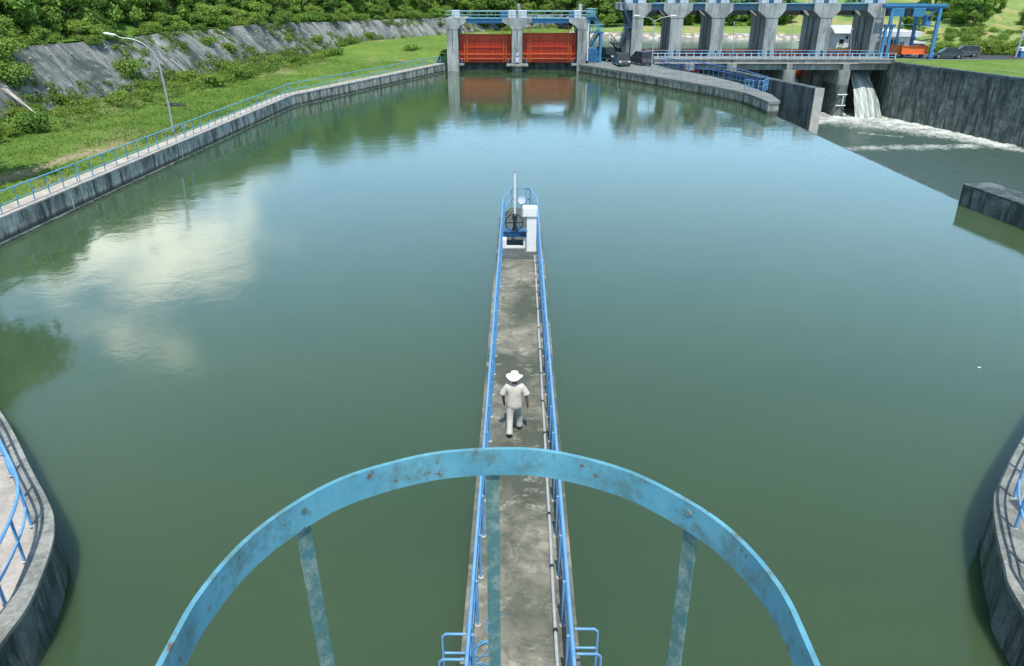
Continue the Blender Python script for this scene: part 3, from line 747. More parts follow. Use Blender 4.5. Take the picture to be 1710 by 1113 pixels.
# flood lamp
t = thing('flood_lamp', 'round white flood lamp on a thin post behind the cabinet', 'lamp', (.12,32.2,DECK))
MB().tube([(.12,32.2,DECK), (.12,32.2,DECK+1.35)], .025, 8).build('post', M['galv'], t)
Rm = Matrix.Rotation(R(75), 4, 'X')
hd = MB().lathe([(.001,-.16),(.10,-.14),(.17,-.04),(.19,.08),(.185,.10)], (.12,32.25,DECK+1.5), 18, Rm).build('lamp_head', M['white'], t, smooth=40)
MB().lathe([(.175,.085),(.12,.07),(.001,.06)], (.12,32.25,DECK+1.5), 18, Rm).build('lens', M['boxgrey'], hd, smooth=40)

# ================= FOREGROUND LADDER CAGE =================
t = thing('ladder_cage', 'worn light blue ladder safety cage hoop right in front of the viewer', 'ladder cage', (-.032,.45,9.6))
cx, cy, RR, zt = -.032, .66, .36, CAM_H-.68
path = [Vector((cx+RR, .25, 0))]+[Vector((cx+RR*math.cos(a), cy+RR*math.sin(a), 0)) for a in np.linspace(0, math.pi, 110)]+[Vector((cx-RR, .25, 0))]
for k in range(5):
    zz = zt-.9*k
    b = MB(); A = offset(path, -.007); n = len(path); vs = []
    for i in range(n):
        w1 = .0012*math.sin(i*.17)+.0006*math.sin(i*.41)
        vs += [(path[i].x, path[i].y, zz-.050+w1), (path[i].x, path[i].y, zz+w1), (A[i].x, A[i].y, zz+w1), (A[i].x, A[i].y, zz-.050+w1)]
    b.add(vs, [(i*4+q, i*4+(q+1) % 4, i*4+4+(q+1) % 4, i*4+4+q) for i in range(n-1) for q in range(4)]+[(3,2,1,0), (4*n-4,4*n-3,4*n-2,4*n-1)])
    b.build('hoop', M['hoop'], t)
straps = [(-.300,.873,.035,-.02,.004), (-.042,1.024,.0,-.02,-.004), (.252,.885,-.01,-.03,-.03), (cx+RR,.50,0,0,0), (cx-RR,.50,0,0,0)]
for x, y, dx, dy, z_ in straps:
    a = Vector((x-cx, y-cy, 0)).normalized()*(RR+.0105); p0 = Vector((cx+a.x, cy+a.y, zt-.03)); p1 = p0+Vector((dx, dy, -1.0)); p2 = Vector((p1.x, p1.y, 6.0))
    b = MB(); b.bar(p0, p1, .023, .006, a); b.bar(p1, p2, .023, .006, a); b.build('strap', M['strap'], t)
    if abs(x) > .1 and y > .6:
        n_ = Vector((a.x, a.y, 0)).normalized(); q = p0+Vector((0,0,.012))
        MB().tube([q-n_*.012, q+n_*.004], .0055, 8).build('bolt', M['strap'], t)
for sx in (-.2, .2): MB().tube([(cx+sx, .28, 9.6), (cx+sx, .28, DECK)], .02, 8).build('stile', M['hoop'], t)
for k in range(27): MB().tube([(cx-.2, .28, 9.4-.3*k), (cx+.2, .28, 9.4-.3*k)], .011, 6).build('rung', M['hoop'], t)

# ================= PERSON =================
def skin(name, verts, edges, radii, m, parent, origin, sub=2):
    me = bpy.data.meshes.new(name); me.from_pydata([tuple(Vector(v)) for v in verts], edges, []); me.materials.append(m)
    o = bpy.data.objects.new(name, me); COL.objects.link(o)
    if parent is None: o.location = origin
    else: o.parent = parent
    s = o.modifiers.new('skin', 'SKIN'); s.use_smooth_shade = True
    lay = me.skin_vertices[0] if me.skin_vertices else None
    if lay is None:
        me.attributes  # skin layer is made with the modifier
        lay = me.skin_vertices[0]
    for i, r in enumerate(radii):
        lay.data[i].radius = r if hasattr(r, '__len__') else (r, r)
    lay.data[0].use_root = True
    ss = o.modifiers.new('sub', 'SUBSURF'); ss.levels = sub; ss.render_levels = sub
    return o
# local frame: walks toward +Y, right foot forward
pv = P(857,727,DECK); PX, PYY = pv.x+.03, pv.y+.12
hips = (0,0,.93)
V = [hips, (0,.02,1.12), (0,.05,1.30), (0,.06,1.42), (0,.07,1.52), (0,.085,1.60), (0,.09,1.68),
     (-.10,-.01,.88), (-.11,-.06,.50), (-.12,-.24,.10), (-.125,-.14,.035),
     (.10,.01,.88), (.12,.16,.49), (.12,.20,.09), (.125,.30,.035),
     (-.19,.05,1.40), (-.28,.04,1.16), (-.27,.14,.93), (-.26,.17,.86),
     (.19,.05,1.40), (.285,.0,1.16), (.32,.02,.92), (.325,.035,.84)]
E = [(0,1),(1,2),(2,3),(3,4),(4,5),(5,6),(0,7),(7,8),(8,9),(9,10),(0,11),(11,12),(12,13),(13,14),(3,15),(15,16),(16,17),(17,18),(3,19),(19,20),(20,21),(21,22)]
Rr = [(.14,.10),(.13,.09),(.15,.10),(.10,.08),(.055,.055),(.085,.095),(.08,.09), .085,.06,.045,.04, .085,.06,.045,.04, .06,.045,.036,.033, .06,.045,.036,.033]
body = skin('person', V, E, Rr, M['skin'], None, (PX, PYY, DECK))
tag(body, 'person in white hat, pale short sleeved shirt and trousers walking away along the walkway', 'person')
sh = skin('shirt', [(0,-.01,.74), (0,0,.94), (0,.03,1.2), (0,.05,1.36), (0,.065,1.50), (-.18,.05,1.40), (-.27,.035,1.23), (-.30,.03,1.15), (.18,.05,1.40), (.28,.02,1.23), (.315,0,1.15)],
     [(0,1),(1,2),(2,3),(3,4),(3,5),(5,6),(6,7),(3,8),(8,9),(9,10)], [(.225,.165),(.21,.15),(.20,.145),(.20,.125),(.078,.075),.095,.09,.10,.10,.095,.105], M['shirt'], body, None)
tr = skin('trousers', [(0,0,.95), (0,0,.86), (-.10,-.02,.78), (-.115,-.06,.50), (-.12,-.17,.25), (-.125,-.24,.07), (.10,.02,.78), (.125,.15,.50), (.125,.18,.28), (.125,.19,.05)],
     [(0,1),(1,2),(2,3),(3,4),(4,5),(1,6),(6,7),(7,8),(8,9)], [(.18,.135),(.175,.135),.105,.090,.082,.092,.105,.092,.084,.092], M['trouser'], body, None)
for x, y, z, pit in ((-.125,-.17,.06,-28), (.125,.27,.045,0)):
    b = MB(); Rm = Matrix.Rotation(R(pit), 4, 'X'); o = Vector((x,y,z))
    b.lathe([(.001,-.15),(.035,-.145),(.048,-.10),(.044,-.02),(.050,.06),(.045,.12),(.02,.15),(.001,.152)], (0,0,0), 14, Matrix.Rotation(R(-90), 4, 'X'))
    b.v = [tuple(Rm @ Vector((v[0], v[1], v[2]*.9))+o) for v in b.v]
    s_ = b.build('shoe', M['shoe'], None, smooth=60); s_.parent = body
# hat: crown with a soft waved brim
b = MB(); hs = []; n = 32
prof = [(.001,.115),(.045,.118),(.075,.105),(.092,.06),(.098,.0),(.13,-.012),(.165,-.012),(.185,-.004),(.184,-.012),(.13,-.022),(.10,-.012)]
vs = []
for r_, z_ in prof:
    for q in range(n):
        a = q*2*math.pi/n; br = max(0, (r_-.1)/.09); zz = z_+br*(.028*math.cos(2*a+.5)-.012*math.sin(3*a))
        if z_ > .1 and r_ < .05: zz -= .02*(1-abs(math.sin(a)))
        vs.append((r_*math.cos(a), r_*1.08*math.sin(a), zz))
b.add(vs, [(i*n+q, i*n+(q+1) % n, (i+1)*n+(q+1) % n, (i+1)*n+q) for i in range(len(prof)-1) for q in range(n)])
Rm = Matrix.Rotation(R(-6), 4, 'X'); b.v = [tuple(Rm @ Vector(v)*1.14+Vector((0,.09,1.70))) for v in b.v]
h_ = b.build('hat', M['hat'], None, smooth=50); h_.parent = body
b = MB().ball((0,.08,1.63), .092, 14, (1,1.08,1.0)); hr = b.build('hair', M['hair'], None, smooth=60); hr.parent = body
# face
b = MB(); b.ball((0,.19,1.62), .018, 8, (.8,1.3,1.3)); b.ball((-.088,.09,1.625), .022, 8, (.5,1,1.4)); b.ball((.088,.09,1.625), .022, 8, (.5,1,1.4)); b.ball((0,.178,1.575), .02, 8, (1.4,.5,.4))
f_ = b.build('face', M['skin'], None, smooth=60); f_.parent = body
for x in (-.033,.033):
    e_ = MB().ball((x,.178,1.645), .011, 8).build('eye', M['black'], None, smooth=60); e_.parent = body
# hands, five fingers each
for sx, wr, dr in ((-1, Vector((-.26,.17,.86)), Vector((.0,.15,-1))), (1, Vector((.325,.035,.84)), Vector((.02,.12,-1)))):
    dr.normalize(); sd_ = Vector((0,1,0)); vs = [wr, wr+dr*.05, wr+dr*.085]; es = [(0,1),(1,2)]; rd = [(.026,.02),(.036,.017),(.036,.015)]
    for k, (off, ln) in enumerate(((-.028,.062),(-.010,.075),(.009,.07),(.026,.055))):
        i0 = len(vs); p = wr+dr*.09+sd_*off; cu = Vector((-sx*.3,0,0))
        vs += [p, p+(dr+cu*.6).normalized()*ln*.5, p+(dr+cu*.6).normalized()*ln*.5+(dr+cu*2).normalized()*ln*.5]; es += [(2,i0),(i0,i0+1),(i0+1,i0+2)]; rd += [.009,.0085,.007]
    i0 = len(vs); p = wr+dr*.035+sd_*.034; vs += [p, p+(dr*.6+sd_*.5).normalized()*.03, p+(dr*.6+sd_*.5).normalized()*.03+(dr+sd_*.15).normalized()*.028]
    es += [(1,i0),(i0,i0+1),(i0+1,i0+2)]; rd += [.011,.010,.008]
    skin('hand', vs, es, rd, M['skin'], body, None, 1)

body.scale = (.98, .98, .90)

q = P(1635,615,0)
tag(MB().ball((q.x, q.y, .02), .045, 8, (1.4,.8,.4)).build('floating_foam', M['white'], loc=(q.x, q.y, 0), smooth=60), 'tiny white scrap floating alone on the water toward the right edge', 'floating scrap')

# ================= RED GATE STRUCTURE ACROSS THE HEAD OF THE POND =================
def X_(px, Y, py=70): return PY(px, py, Y).x
def Z_(py, Y, px=868): return PY(px, py, Y).z
G = 115.0
t = thing('gate_structure', 'grey concrete frame of three piers holding the two red gates', 'gate frame', (0,G,0))
zt = Z_(31.5, G); zc = Z_(42, G)
pl = [(X_(746,G), X_(765,G)), (X_(854.5,G), X_(872,G)), (X_(964.5,G), X_(979.5,G))]
caps = [(X_(744.5,G), X_(779,G)), (X_(838,G), X_(888,G)), (X_(949,G), X_(982,G))]
for k, (a, c) in enumerate(pl):
    b = MB(); yb0 = G if k != 1 else G-1.2
    if k == 1:
        r = (c-a)/2; arc = [(a+r-r*math.cos(q*math.pi/10), G-r*math.sin(q*math.pi/10)) for q in range(11)]
        b.prism(arc+[(c,G+8), (a,G+8)], -3, Z_(107, G))
        b.bb(a, c, G, G+8, Z_(107, G), zc)
    elif k == 0: b.bb(a, c, G, G+8, -3, zc)
    else: b.bb(a, c, G, G+8, -3, zc)
    # stop-log slots
    p_ = b.build('pier', M['pier'], t)
    s = MB(); xm = (a+c)/2
    s.bb(xm-.05, xm+.07, G-.03, G+.02, Z_(90, G), zc)
    s.build('joint', M['dark'], p_)
    ca, cc = caps[k]
    b = MB(); b.extr([(ca, zt), (cc, zt), (cc, zt-.45), (c+.35 if cc-c > 1 else c+.0, zc-.15), (c, zc-.6), (a, zc-.6), (a-.35 if a-ca > 1 else a, zc-.15), (ca, zt-.45)], 'Y', G-.05, G+8.05)
    b.build('pier_head', M['pier'], t)
b = MB(); z = Z_(107, G)
b.bb(X_(846,G), X_(882,G), G-1.9, G+.8, z-.18, z); b.bb(X_(766,G), X_(774,G), G-.6, G+1, z-.18, z); b.bb(X_(955,G), X_(965,G), G-.6, G+1, z-.18, z); b.build('ledge', M['conc'], t)
for px in (849, 879, 771, 957):
    MB().tube([(X_(px,G), G-.5, z), (X_(px,G), G-.5, z+.75)], .06, 8).build('guide_post', M['steell'], t)
b = MB(); xm = X_(864,G); b.bb(xm-.25,xm+.25,G-.12,G+.02,z+.2,z+.85); b.bb(xm-.15,xm+.15,G-.14,G,z+1.1,z+1.5); b.build('gauge_box', M['boxgrey'], t)
# sill and bridge behind gates
b = MB(); b.bb(pl[0][0], pl[2][1], G+3.2, G+6, -3, Z_(105.5, G+3)); b.build('sill_wall', M['dark'], t)
for (a, c) in ((caps[0][1], caps[1][0]), (caps[1][1], caps[2][0])):
    MB().bb(a-.05, c+.05, G+.3, G+.55, zt-.62, zt-.05).build('bridge_beam', M['steel'], t)
    MB().bb(a-.05, c+.05, G+3.3, G+3.5, zt-.62, zt-.05).build('bridge_beam', M['steel'], t)
    MB().bb(a-.05, c+.05, G+.2, G+3.6, zt-.05, zt+.03).build('walk_plate', M['teal'], t)
zr = Z_(19.5, G)
b = MB()
for z_ in (zr, (zr+zt)/2): b.tube([(caps[0][0]+.1, G+.15, z_), (caps[2][1]+.9, G+.15, z_)], .05, 6)
for q in range(19): x = caps[0][0]+.1+(caps[2][1]-caps[0][0]+.7)*q/18; b.tube([(x, G+.15, zt), (x, G+.15, zr)], .04, 6)
b.tube([(caps[0][0]+.1, G+3.4, zr), (caps[2][1]+.9, G+3.4, zr)], .05, 6)
b.build('guard_rail', M['teal'], t)
for a, c in ((755,768), (848.5,861.5), (865.5,879.5), (958,969)):
    MB().chbox(X_(a,G), X_(c,G), G+.8, G+2.2, zt+.04, Z_(18,G), .06).build('hoist_box', M['boxgrey'], t)
for a, c in ((835,848.5), (950,958)):
    MB().bb(X_(a,G), X_(c,G), G+1.0, G+1.7, zt+.1, Z_(21,G)).build('hoist_motor', M['steel'], t)
for px in (866, 969.5): MB().chbox(X_(px-3,G), X_(px+3,G), G+2.6, G+3.4, zt+.04, Z_(8,G), .05).build('head_post', M['pier'], t)
b = MB(); x = X_(979.5,G)+.12; b.tube([(x+.1, G+.1, zt-.3), (x+.1, G+.1, DECK+.2)], .12, 8); b.build('drain_pipe', M['white'], t)
# tie between walkway and stair tower
labs = ['left one of the two wide orange red gates across the pond head', 'right one of the two wide orange red gates across the pond head']
for k, (a, c, yt) in enumerate(((765,854.5,57.5), (872,964.5,55.5))):
    Y = G+1.4; x0, x1 = X_(a,G)+.02, X_(c,G)-.02; z0, z1 = Z_(104.5,Y), Z_(yt,Y)
    t = thing('sluice_gate', labs[k], 'gate', ((x0+x1)/2, Y, z0), 'red gates across the pond head')
    MB().bb(x0, x1, Y+.45, Y+.55, z0, z1).build('skin_plate', M['red'], t)
    zs = [z0+.04, z0+(z1-z0)*.13, z0+(z1-z0)*.29, z0+(z1-z0)*.54, z0+(z1-z0)*.76, z1-.04]
    for q, z_ in enumerate(zs):
        m = 'redbar' if q in (1,2) else 'red'
        MB().bb(x0+.02, x1-.02, Y if q in (1,2,3) else Y+.22, Y+.447, z_-.05, z_+.05).build('girder', M[m], t)
    w_ = x1-x0
    for f in (.02, .34, .64, .98): 
        for z_a, z_b in zip(zs, zs[1:]): MB().bb(x0+w_*f-.08, x0+w_*f+.08, Y+.16, Y+.44, z_a+.05, z_b-.05).build('stiffener', M['red'], t)
    for f in (.13, .87):
        b = MB(); xx = x0+w_*f
        for s in (-.2, .2): b.bb(xx+s-.035, xx+s+.035, Y-.16, Y-.09, z0+.02, z1+.9)
        for q in range(16): b.bb(xx-.2, xx+.2, Y-.14, Y-.11, z0+.2+q*.31, z0+.24+q*.31)
        b.build('gate_ladder', M['redbar'], t)
    b = MB()
    b.bb(x0-.0, x0+.09, Y-.1, Y+.9, .2, z1+.6); b.bb(x1-.09, x1, Y-.1, Y+.9, .2, z1+.6); b.build('side_guide', M['black'], t)
# blue stair tower to the right of the gates
t = thing('stair_tower', 'narrow blue steel stair tower against the right gate pier', 'stairs', (X_(992,G), G, DECK))
xa, xb = X_(984,G), X_(1003,G); zp = Z_(54,G); zq = Z_(28,G)
for x, y, z in ((xa,G-.2,zq), (xb,G-.2,zp), (xa,G+2.2,zq), (xb,G+2.2,zp)): 
    if x == xb and y < G: MB().tube([(x,y,DECK), (x,y,zp)], .2, 12).build('column', M['steell'], t, smooth=50)
    else: MB().bb(x-.07, x+.07, y-.07, y+.07, DECK, z).build('column', M['steel'], t)
MB().bb(xa, xb+.35, G-.4, G+2.4, zp-.12, zp).build('landing', M['steel'], t)
MB().bb(X_(979,G), xa+.9, G-.4, G+2.4, zq-.1, zq).build('landing', M['steel'], t)
def flight(x0, z0, x1, z1, y0, y1, m='steel'):
    b = MB()
    for y in (y0, y1): b.bar((x0,y,z0), (x1,y,z1), .05, .22)
    f = MB(); n = max(3, int(abs(z1-z0)/.22))
    for k in range(n): q = (k+.5)/n; f.bb(x0+(x1-x0)*q-.12, x0+(x1-x0)*q+.12, y0+.02, y1-.02, z0+(z1-z0)*q-.02, z0+(z1-z0)*q+.02)
    o = b.build('stringer', M[m], t); f.build('tread', M[m], o)
    h = MB()
    for y in (y0, y1):
        h.tube([(x0,y,z0+1), (x1,y,z1+1)], .035, 6); h.tube([(x0,y,z0+.5), (x1,y,z1+.5)], .025, 6)
        for k in range(5): q = k/4; h.tube([(x0+(x1-x0)*q,y,z0+(z1-z0)*q), (x0+(x1-x0)*q,y,z0+(z1-z0)*q+1)], .03, 6)
    h.build('handrail', M[m], t)
flight(xb, zp, xa+.2, zq, G+1.2, G+2.1, 'teal'); mid = (zp+DECK)/2
MB().bb(xa-.1, xa+.5, G-.3, G+2.3, mid-.1, mid).build('landing', M['teal'], t)
flight(xa+.4, mid, xb, zp, G+1.2, G+2.1, 'teal'); flight(xb, DECK, xa+.4, mid, G, G+.9, 'teal')
b = MB()
for z0, xq0, xq1 in ((zp, xa, xb+.35), (zq, X_(979,G), xa+.9)):
    for y in (G-.4, G+2.4):
        for hh in (.5, 1.0): b.tube([(xq0,y,z0+hh), (xq1,y,z0+hh)], .035, 6)
        for q in range(4): x = xq0+(xq1-xq0)*q/3; b.tube([(x,y,z0), (x,y,z0+1)], .03, 6)
b.build('guard_rail', M['teal'], t)
b = MB(); b.bb(xa+.1, xb-.4, G-.25, G-.15, DECK+.05, Z_(82,G)); b.build('lower_cage', M['steel'], t)

# ================= BARRAGE WITH SIX PIERS =================
Y0 = 119.0
PX = [(1054.5,1073), (1118,1139), (1187,1207.5), (1276,1296), (1366,1385.5), (1454.5,1471)]
CX = [(1036,1088), (1109,1157), (1178,1225), (1267,1313), (1360,1404.5), (1450,1479)]
zt = Z_(6, Y0); t = thing('barrage', 'tall grey concrete barrage of six piers with spreading heads', 'barrage', (PY(1260,70,Y0).x, Y0, 0))
barr = t; tops = []
L_ = 7.5
for k, ((a, c), (ca, cc)) in enumerate(zip(PX, CX)):
    xa, xc = PY(a, 60, Y0).x, PY(c, 60, Y0).x; za = PY(ca, 10, Y0).x; zcx = PY(cc, 10, Y0).x; tops.append((za, zcx))
    b = MB(); b.bb(xa, xc, Y0, Y0+L_, -7 if k else DECK, zt-1.5)
    p_ = b.build('pier', M['pier'], t)
    b = MB()      # gate slots down the left face, door recess on the nose
    b.bb(xa-.04, xa+.1, Y0+2.6, Y0+3.1, RB, zt-1.6); b.bb(xa-.04, xa+.1, Y0+4.8, Y0+5.1, RB, zt-1.6)
    if 0 < k < 5: xm = xa*.45+xc*.55; b.bb(xm-.2, xm+.17, Y0-.03, Y0+.1, Z_(98, Y0), Z_(83.5, Y0))
    b.build('recess', M['black'], p_)
    b = MB(); l = xa-.0; r = xc
    pr = [(za, zt), (zcx, zt), (zcx, zt-.95), (r, zt-1.95), (l, zt-1.95), (za, zt-.95)] if 0 < k < 5 else ([(za, zt), (zcx, zt), (zcx, zt-.95), (r, zt-1.95), (l, zt-1.95), (l-.02, zt-.9), (za, zt-.9)] if k == 0 else [(za, zt), (zcx, zt), (zcx, zt-.4), (r, zt-.9), (r, zt-1.95), (l, zt-1.95), (za, zt-.95)])
    b.extr(pr, 'Y', Y0-.06, Y0+3.6); b.build('pier_head', M['pier'], t)
    b = MB(); b.extr(pr, 'Y', Y0+5.0, Y0+L_+.05); b.build('pier_head', M['pier'], t)
for (a0, a1), (b0, b1) in zip(tops, tops[1:]):
    for y in (Y0+.4, Y0+3.0): MB().bb(a1-.1, b0+.1, y, y+.25, zt-.95, zt-.1).build('bridge_beam', M['beam'], t)
    b = MB(); b.bb(a1-.1, b0+.1, Y0+.3, Y0+3.4, zt-.1, zt-.02)
    for q in range(4): x = a1+(b0-a1)*q/3; b.bb(x-.08, x+.08, Y0+.65, Y0+3.0, zt-.9, zt-.7)
    b.build('walk_plate', M['teal'], t)
    MB().bb(a1-.4, b0+.4, Y0+5.3, Y0+5.6, zt-1.7, zt-.9).build('bridge_beam', M['black'], t)
b = MB(); x0, x1 = tops[0][0], tops[-1][1]
for hh in (.5, 1.05): b.tube([(x0, Y0+.2, zt+hh), (x1, Y0+.2, zt+hh)], .045, 6)
for q in range(46): x = x0+(x1-x0)*q/45; b.tube([(x, Y0+.2, zt), (x, Y0+.2, zt+1.05)], .035, 6)
b.build('guard_rail', M['teal'], t)
for k, (a, c) in enumerate(tops):
    xm = (a+c)/2
    for s in (-.95, .95):
        MB().chbox(xm+s-.6, xm+s+.6, Y0+.7, Y0+2.2, zt, zt+1.5, .06).build('hoist_box', M['boxgrey'], t)
    MB().bb(xm-.25, xm+.25, Y0+.9, Y0+1.8, zt, zt+1.1).build('hoist_motor', M['steel'], t)
x = PY(1479,20,Y0).x; b = MB(); b.tube([(PY(1478,8,Y0).x, Y0-.15, zt), (PY(1473,60,Y0).x, Y0-.15, RB)], .1, 8); b.build('drain_pipe', M['galv'], t)
for k in range(5):
    xa = PY(PX[k][1], 60, Y0).x; xc = PY(PX[k+1][0], 60, Y0).x
    r_ = thing('radial_gate', ['leftmost dark red barrage gate between the first two piers', 'dark red barrage gate second from the left', 'orange red barrage gate in the middle bay', 'orange red barrage gate second from the right', 'rightmost orange barrage gate above the pouring water'][k], 'gate', ((xa+xc)/2, Y0+3, RB), 'gates of the barrage')
    b = MB(); n = 10; vs = []
    top = Z_(82.3, Y0+3.6)
    for q in range(n+1):
        a_ = R(-38+48*q/n); y = Y0+9.3-6*math.cos(a_); z = top-1.0+6*math.sin(a_)
        vs += [(xa+.03, y, z), (xc-.03, y, z)]
    if k == 4: vs = [(v[0], v[1], v[2]) for v in vs]
    b.add(vs, [(2*q, 2*q+1, 2*q+3, 2*q+2) for q in range(n)]); o = b.build('skin_plate', M['red'] if k < 2 else M['orange'], r_, smooth=180)
    so = o.modifiers.new('thick', 'SOLIDIFY'); so.thickness = .08
    b = MB()
    for z_ in (top-1.6, top-.5, top-.02): b.bb(xa+.03, xc-.03, Y0+3.0, Y0+3.26, z_-.06, z_+.06)
    b.build('girder', M['red'] if k < 2 else M['orange'], r_)
    b = MB(); xl_ = xc-.9
    for s in (0, .5): b.tube([(xl_+s, Y0+3.5, top), (xl_+s, Y0+3.5, top+1.0)], .035, 6)
    for q in range(3): b.tube([(xl_, Y0+3.5, top+.3+.33*q), (xl_+.5, Y0+3.5, top+.3+.33*q)], .03, 6)
    b.build('gate_ladder', M['galv'], r_)
xa = PY(PX[0][1], 60, Y0).x; xc = PY(PX[5][0], 60, Y0).x
MB().bb(xa, xc, Y0+4.2, Y0+9, -7, -.6).build('sill_wall', M['dark'], barr)
MB().bb(xa-12, xa-.5, Y0+5.5, Y0+6.5, -1, 2.5).build('wing', M['pier'], barr)
# dark stair bracket left of the first pier
t = thing('barrage_stairs', 'dark steel stairs with a landing beside the first barrage pier', 'stairs', (PY(1040,60,Y0).x, Y0, DECK))
xa = PY(1030,60,Y0).x; xb = PY(1054,60,Y0).x-.05; z1 = Z_(45,Y0); z2 = Z_(72,Y0)
MB().bb(xa+1.2, xb, Y0-.2, Y0+2.5, z1-.15, z1).build('landing', M['steel'], t)
MB().bb(PY(1021,72,Y0).x, PY(1036,72,Y0).x, Y0-.2, Y0+2.5, z2-.15, z2).build('landing', M['black'], t)
b = MB(); b.extr([(PY(1038,60,Y0).x, z2-.6), (xb, z1-.2), (xb, DECK), (PY(1047,60,Y0).x, DECK)], 'Y', Y0+.6, Y0+2.4); b.build('support_wall', M['dark'], t)
b = MB(); b.extr([(PY(1037,20,Y0).x, zt), (xb, zt), (xb, z1+.0), (PY(1046,40,Y0).x, z1+.3)], 'Y', Y0+.8, Y0+2.4); b.build('upper_wall', M['dark'], t)
flight(PY(1036,72,Y0).x, z2, xa+1.6, z1, Y0-.1, Y0+.5, 'beam'); flight(PY(1024,72,Y0).x, z2, PY(1044,100,Y0).x, DECK, Y0+2.4, Y0+3.2, 'black')
flight(xb, z1, PY(1039,8,Y0).x, zt-.1, Y0-.1, Y0+.5, 'beam')

# ================= SERVICE BRIDGE =================
YB = 113.2; t = thing('service_bridge', 'low concrete service bridge with blue grey railing in front of the barrage', 'bridge', (PY(1280,105,YB).x, YB, RB))
bx0, bx1 = PY(1086,100,YB).x, PY(1494,100,YB).x
zf = Z_(99.6,YB); zg = Z_(104.5,YB); zs = Z_(117,YB)
MB().bb(bx0, bx1, YB+.1, YB+5, zg-.1, zf).build('deck', M['conc'], t)
MB().bb(bx0, bx1, YB-.12, YB+.098, zg+.02, zf+.04).build('fascia', M['wing'], t)
MB().bb(bx0, bx1, YB-.25, YB+.2, zg-.13, zg+.018).build('edge_ledge', M['cap'], t)
for y in (YB+.35, YB+2.3, YB+4.2): MB().bb(bx0, bx1, y, y+.45, zs, zg-.13).build('girder', M['conc'], t)
cols = [(1145,1154), (1216,1221), (1314,1321), (1408,1416)]
for a, c in cols:
    xa, xc = PY(a,110,YB).x, PY(c,110,YB).x
    MB().bb(xa-.1, xc+.1, YB-.3, YB+4.8, zs, zg-.14).build('bearing', M['conc'], t)
for k, (a, c, m) in enumerate(((1141,1158,'conc'), (1211,1228,'conc'), (1306,1327,'conc'), (1398,1418,'conc'), (1486,1502,'dark'))):
    xa, xc = PY(a,125,YB).x, PY(c,125,YB).x; z0 = -6.6
    r = (xc-xa)/2; arc = [(xa+r-r*math.cos(q*math.pi/8), YB-.2-r*.8*math.sin(q*math.pi/8)) for q in range(9)]
    zm = Z_(141,YB) if k >= 2 else DECK
    b = MB(); b.prism(arc+[(xc,YB+5), (xa,YB+5)], zm, zs); c_ = b.build('column', M[m], t)
    if k >= 2: MB().prism(arc+[(xc,YB+5), (xa,YB+5)], z0, zm-.002).build('column_base', M['dark'], t)
    if k == 3:
        b = MB()
        for py in (156, 166, 174): b.bb(xa+.1 if py != 166 else xa+.9, xc-.2 if py != 166 else xa+1.15, YB-1.12, YB-1.0, Z_(py,YB)-.06, Z_(py,YB)+.06)
        b.bb(xa+.95, xa+1.05, YB-1.12, YB-1.0, Z_(174,YB), Z_(158,YB)); b.build('gauge_mark', M['white'], c_)
b = MB(); n = 34
for f in (YB-.02, YB+4.9):
    for hh in (.42, .85): b.tube([(bx0, f, zf+hh), (bx1, f, zf+hh)], .04, 6)
b.build('rail_bar', M['railfar'], t)
for k in range(n+1):
    x = bx0+(bx1-bx0)*k/n; MB().bb(x-.055, x+.055, YB-.08, YB+.04, zf+.04, zf+.87).build('rail_post', M['boxgrey'], t)
b = MB()
for f in np.arange(bx0, bx1, 1.2): b.tube([(f, YB+4.9, zf), (f, YB+4.9, zf+.85)], .035, 6)
b.build('back_post', M['raildark'], t)
# inner chamber walls behind the bridge columns: aprons stepping down
b = MB()
for k in range(1, 5):
    xa, xc = PY(PX[k][0], 60, Y0).x, PY(PX[k][1], 60, Y0).x
    b.bb(xa, xc, YB+5.02, Y0-.02, -7, .3)
tag(b.build('divide_wall', M['dark'], loc=(PY(1300,120,YB).x, YB+5, -6)), 'dark concrete divide walls in the shade under the service bridge', 'wall')
# falling water out of the open bay
xa, xb = PY(1415,118,Y0).x, PY(1446,118,Y0).x
def fall(name, xa, xb, ya, yb_, za, zb, label, sp=.4):
    vs = []; n = 30; m_ = 16
    for j in range(n+1):
        f = j/n; z = za+(zb-za)*f; y = ya+(yb_-ya)*math.sqrt(f)
        for i in range(m_+1):
            g = i/m_; x = xa+(xb-xa)*g+sp*f*(g-.3)+.12*nz3(g*6, f*5, 1)
            vs.append((x, y-.5*math.sin(g*math.pi)+.25*nz3(x*1.5, z*.5, 3), z))
    b = MB(); b.add(vs, [(j*(m_+1)+i, j*(m_+1)+i+1, (j+1)*(m_+1)+i+1, (j+1)*(m_+1)+i) for j in range(n) for i in range(m_)])
    o = b.build(name, M['fall'], smooth=180); struct(o); return o
fall('water_fall', PY(1416,118,YB+4).x, PY(1443,118,YB+4).x, Y0+1.5, YB-2.6, .9, LOW-.1, '', 1.6)
fall('water_fall', PY(1225,119,YB+4).x, PY(1252,119,YB+4).x, Y0+1.5, YB+2, .9, LOW, '', .4)

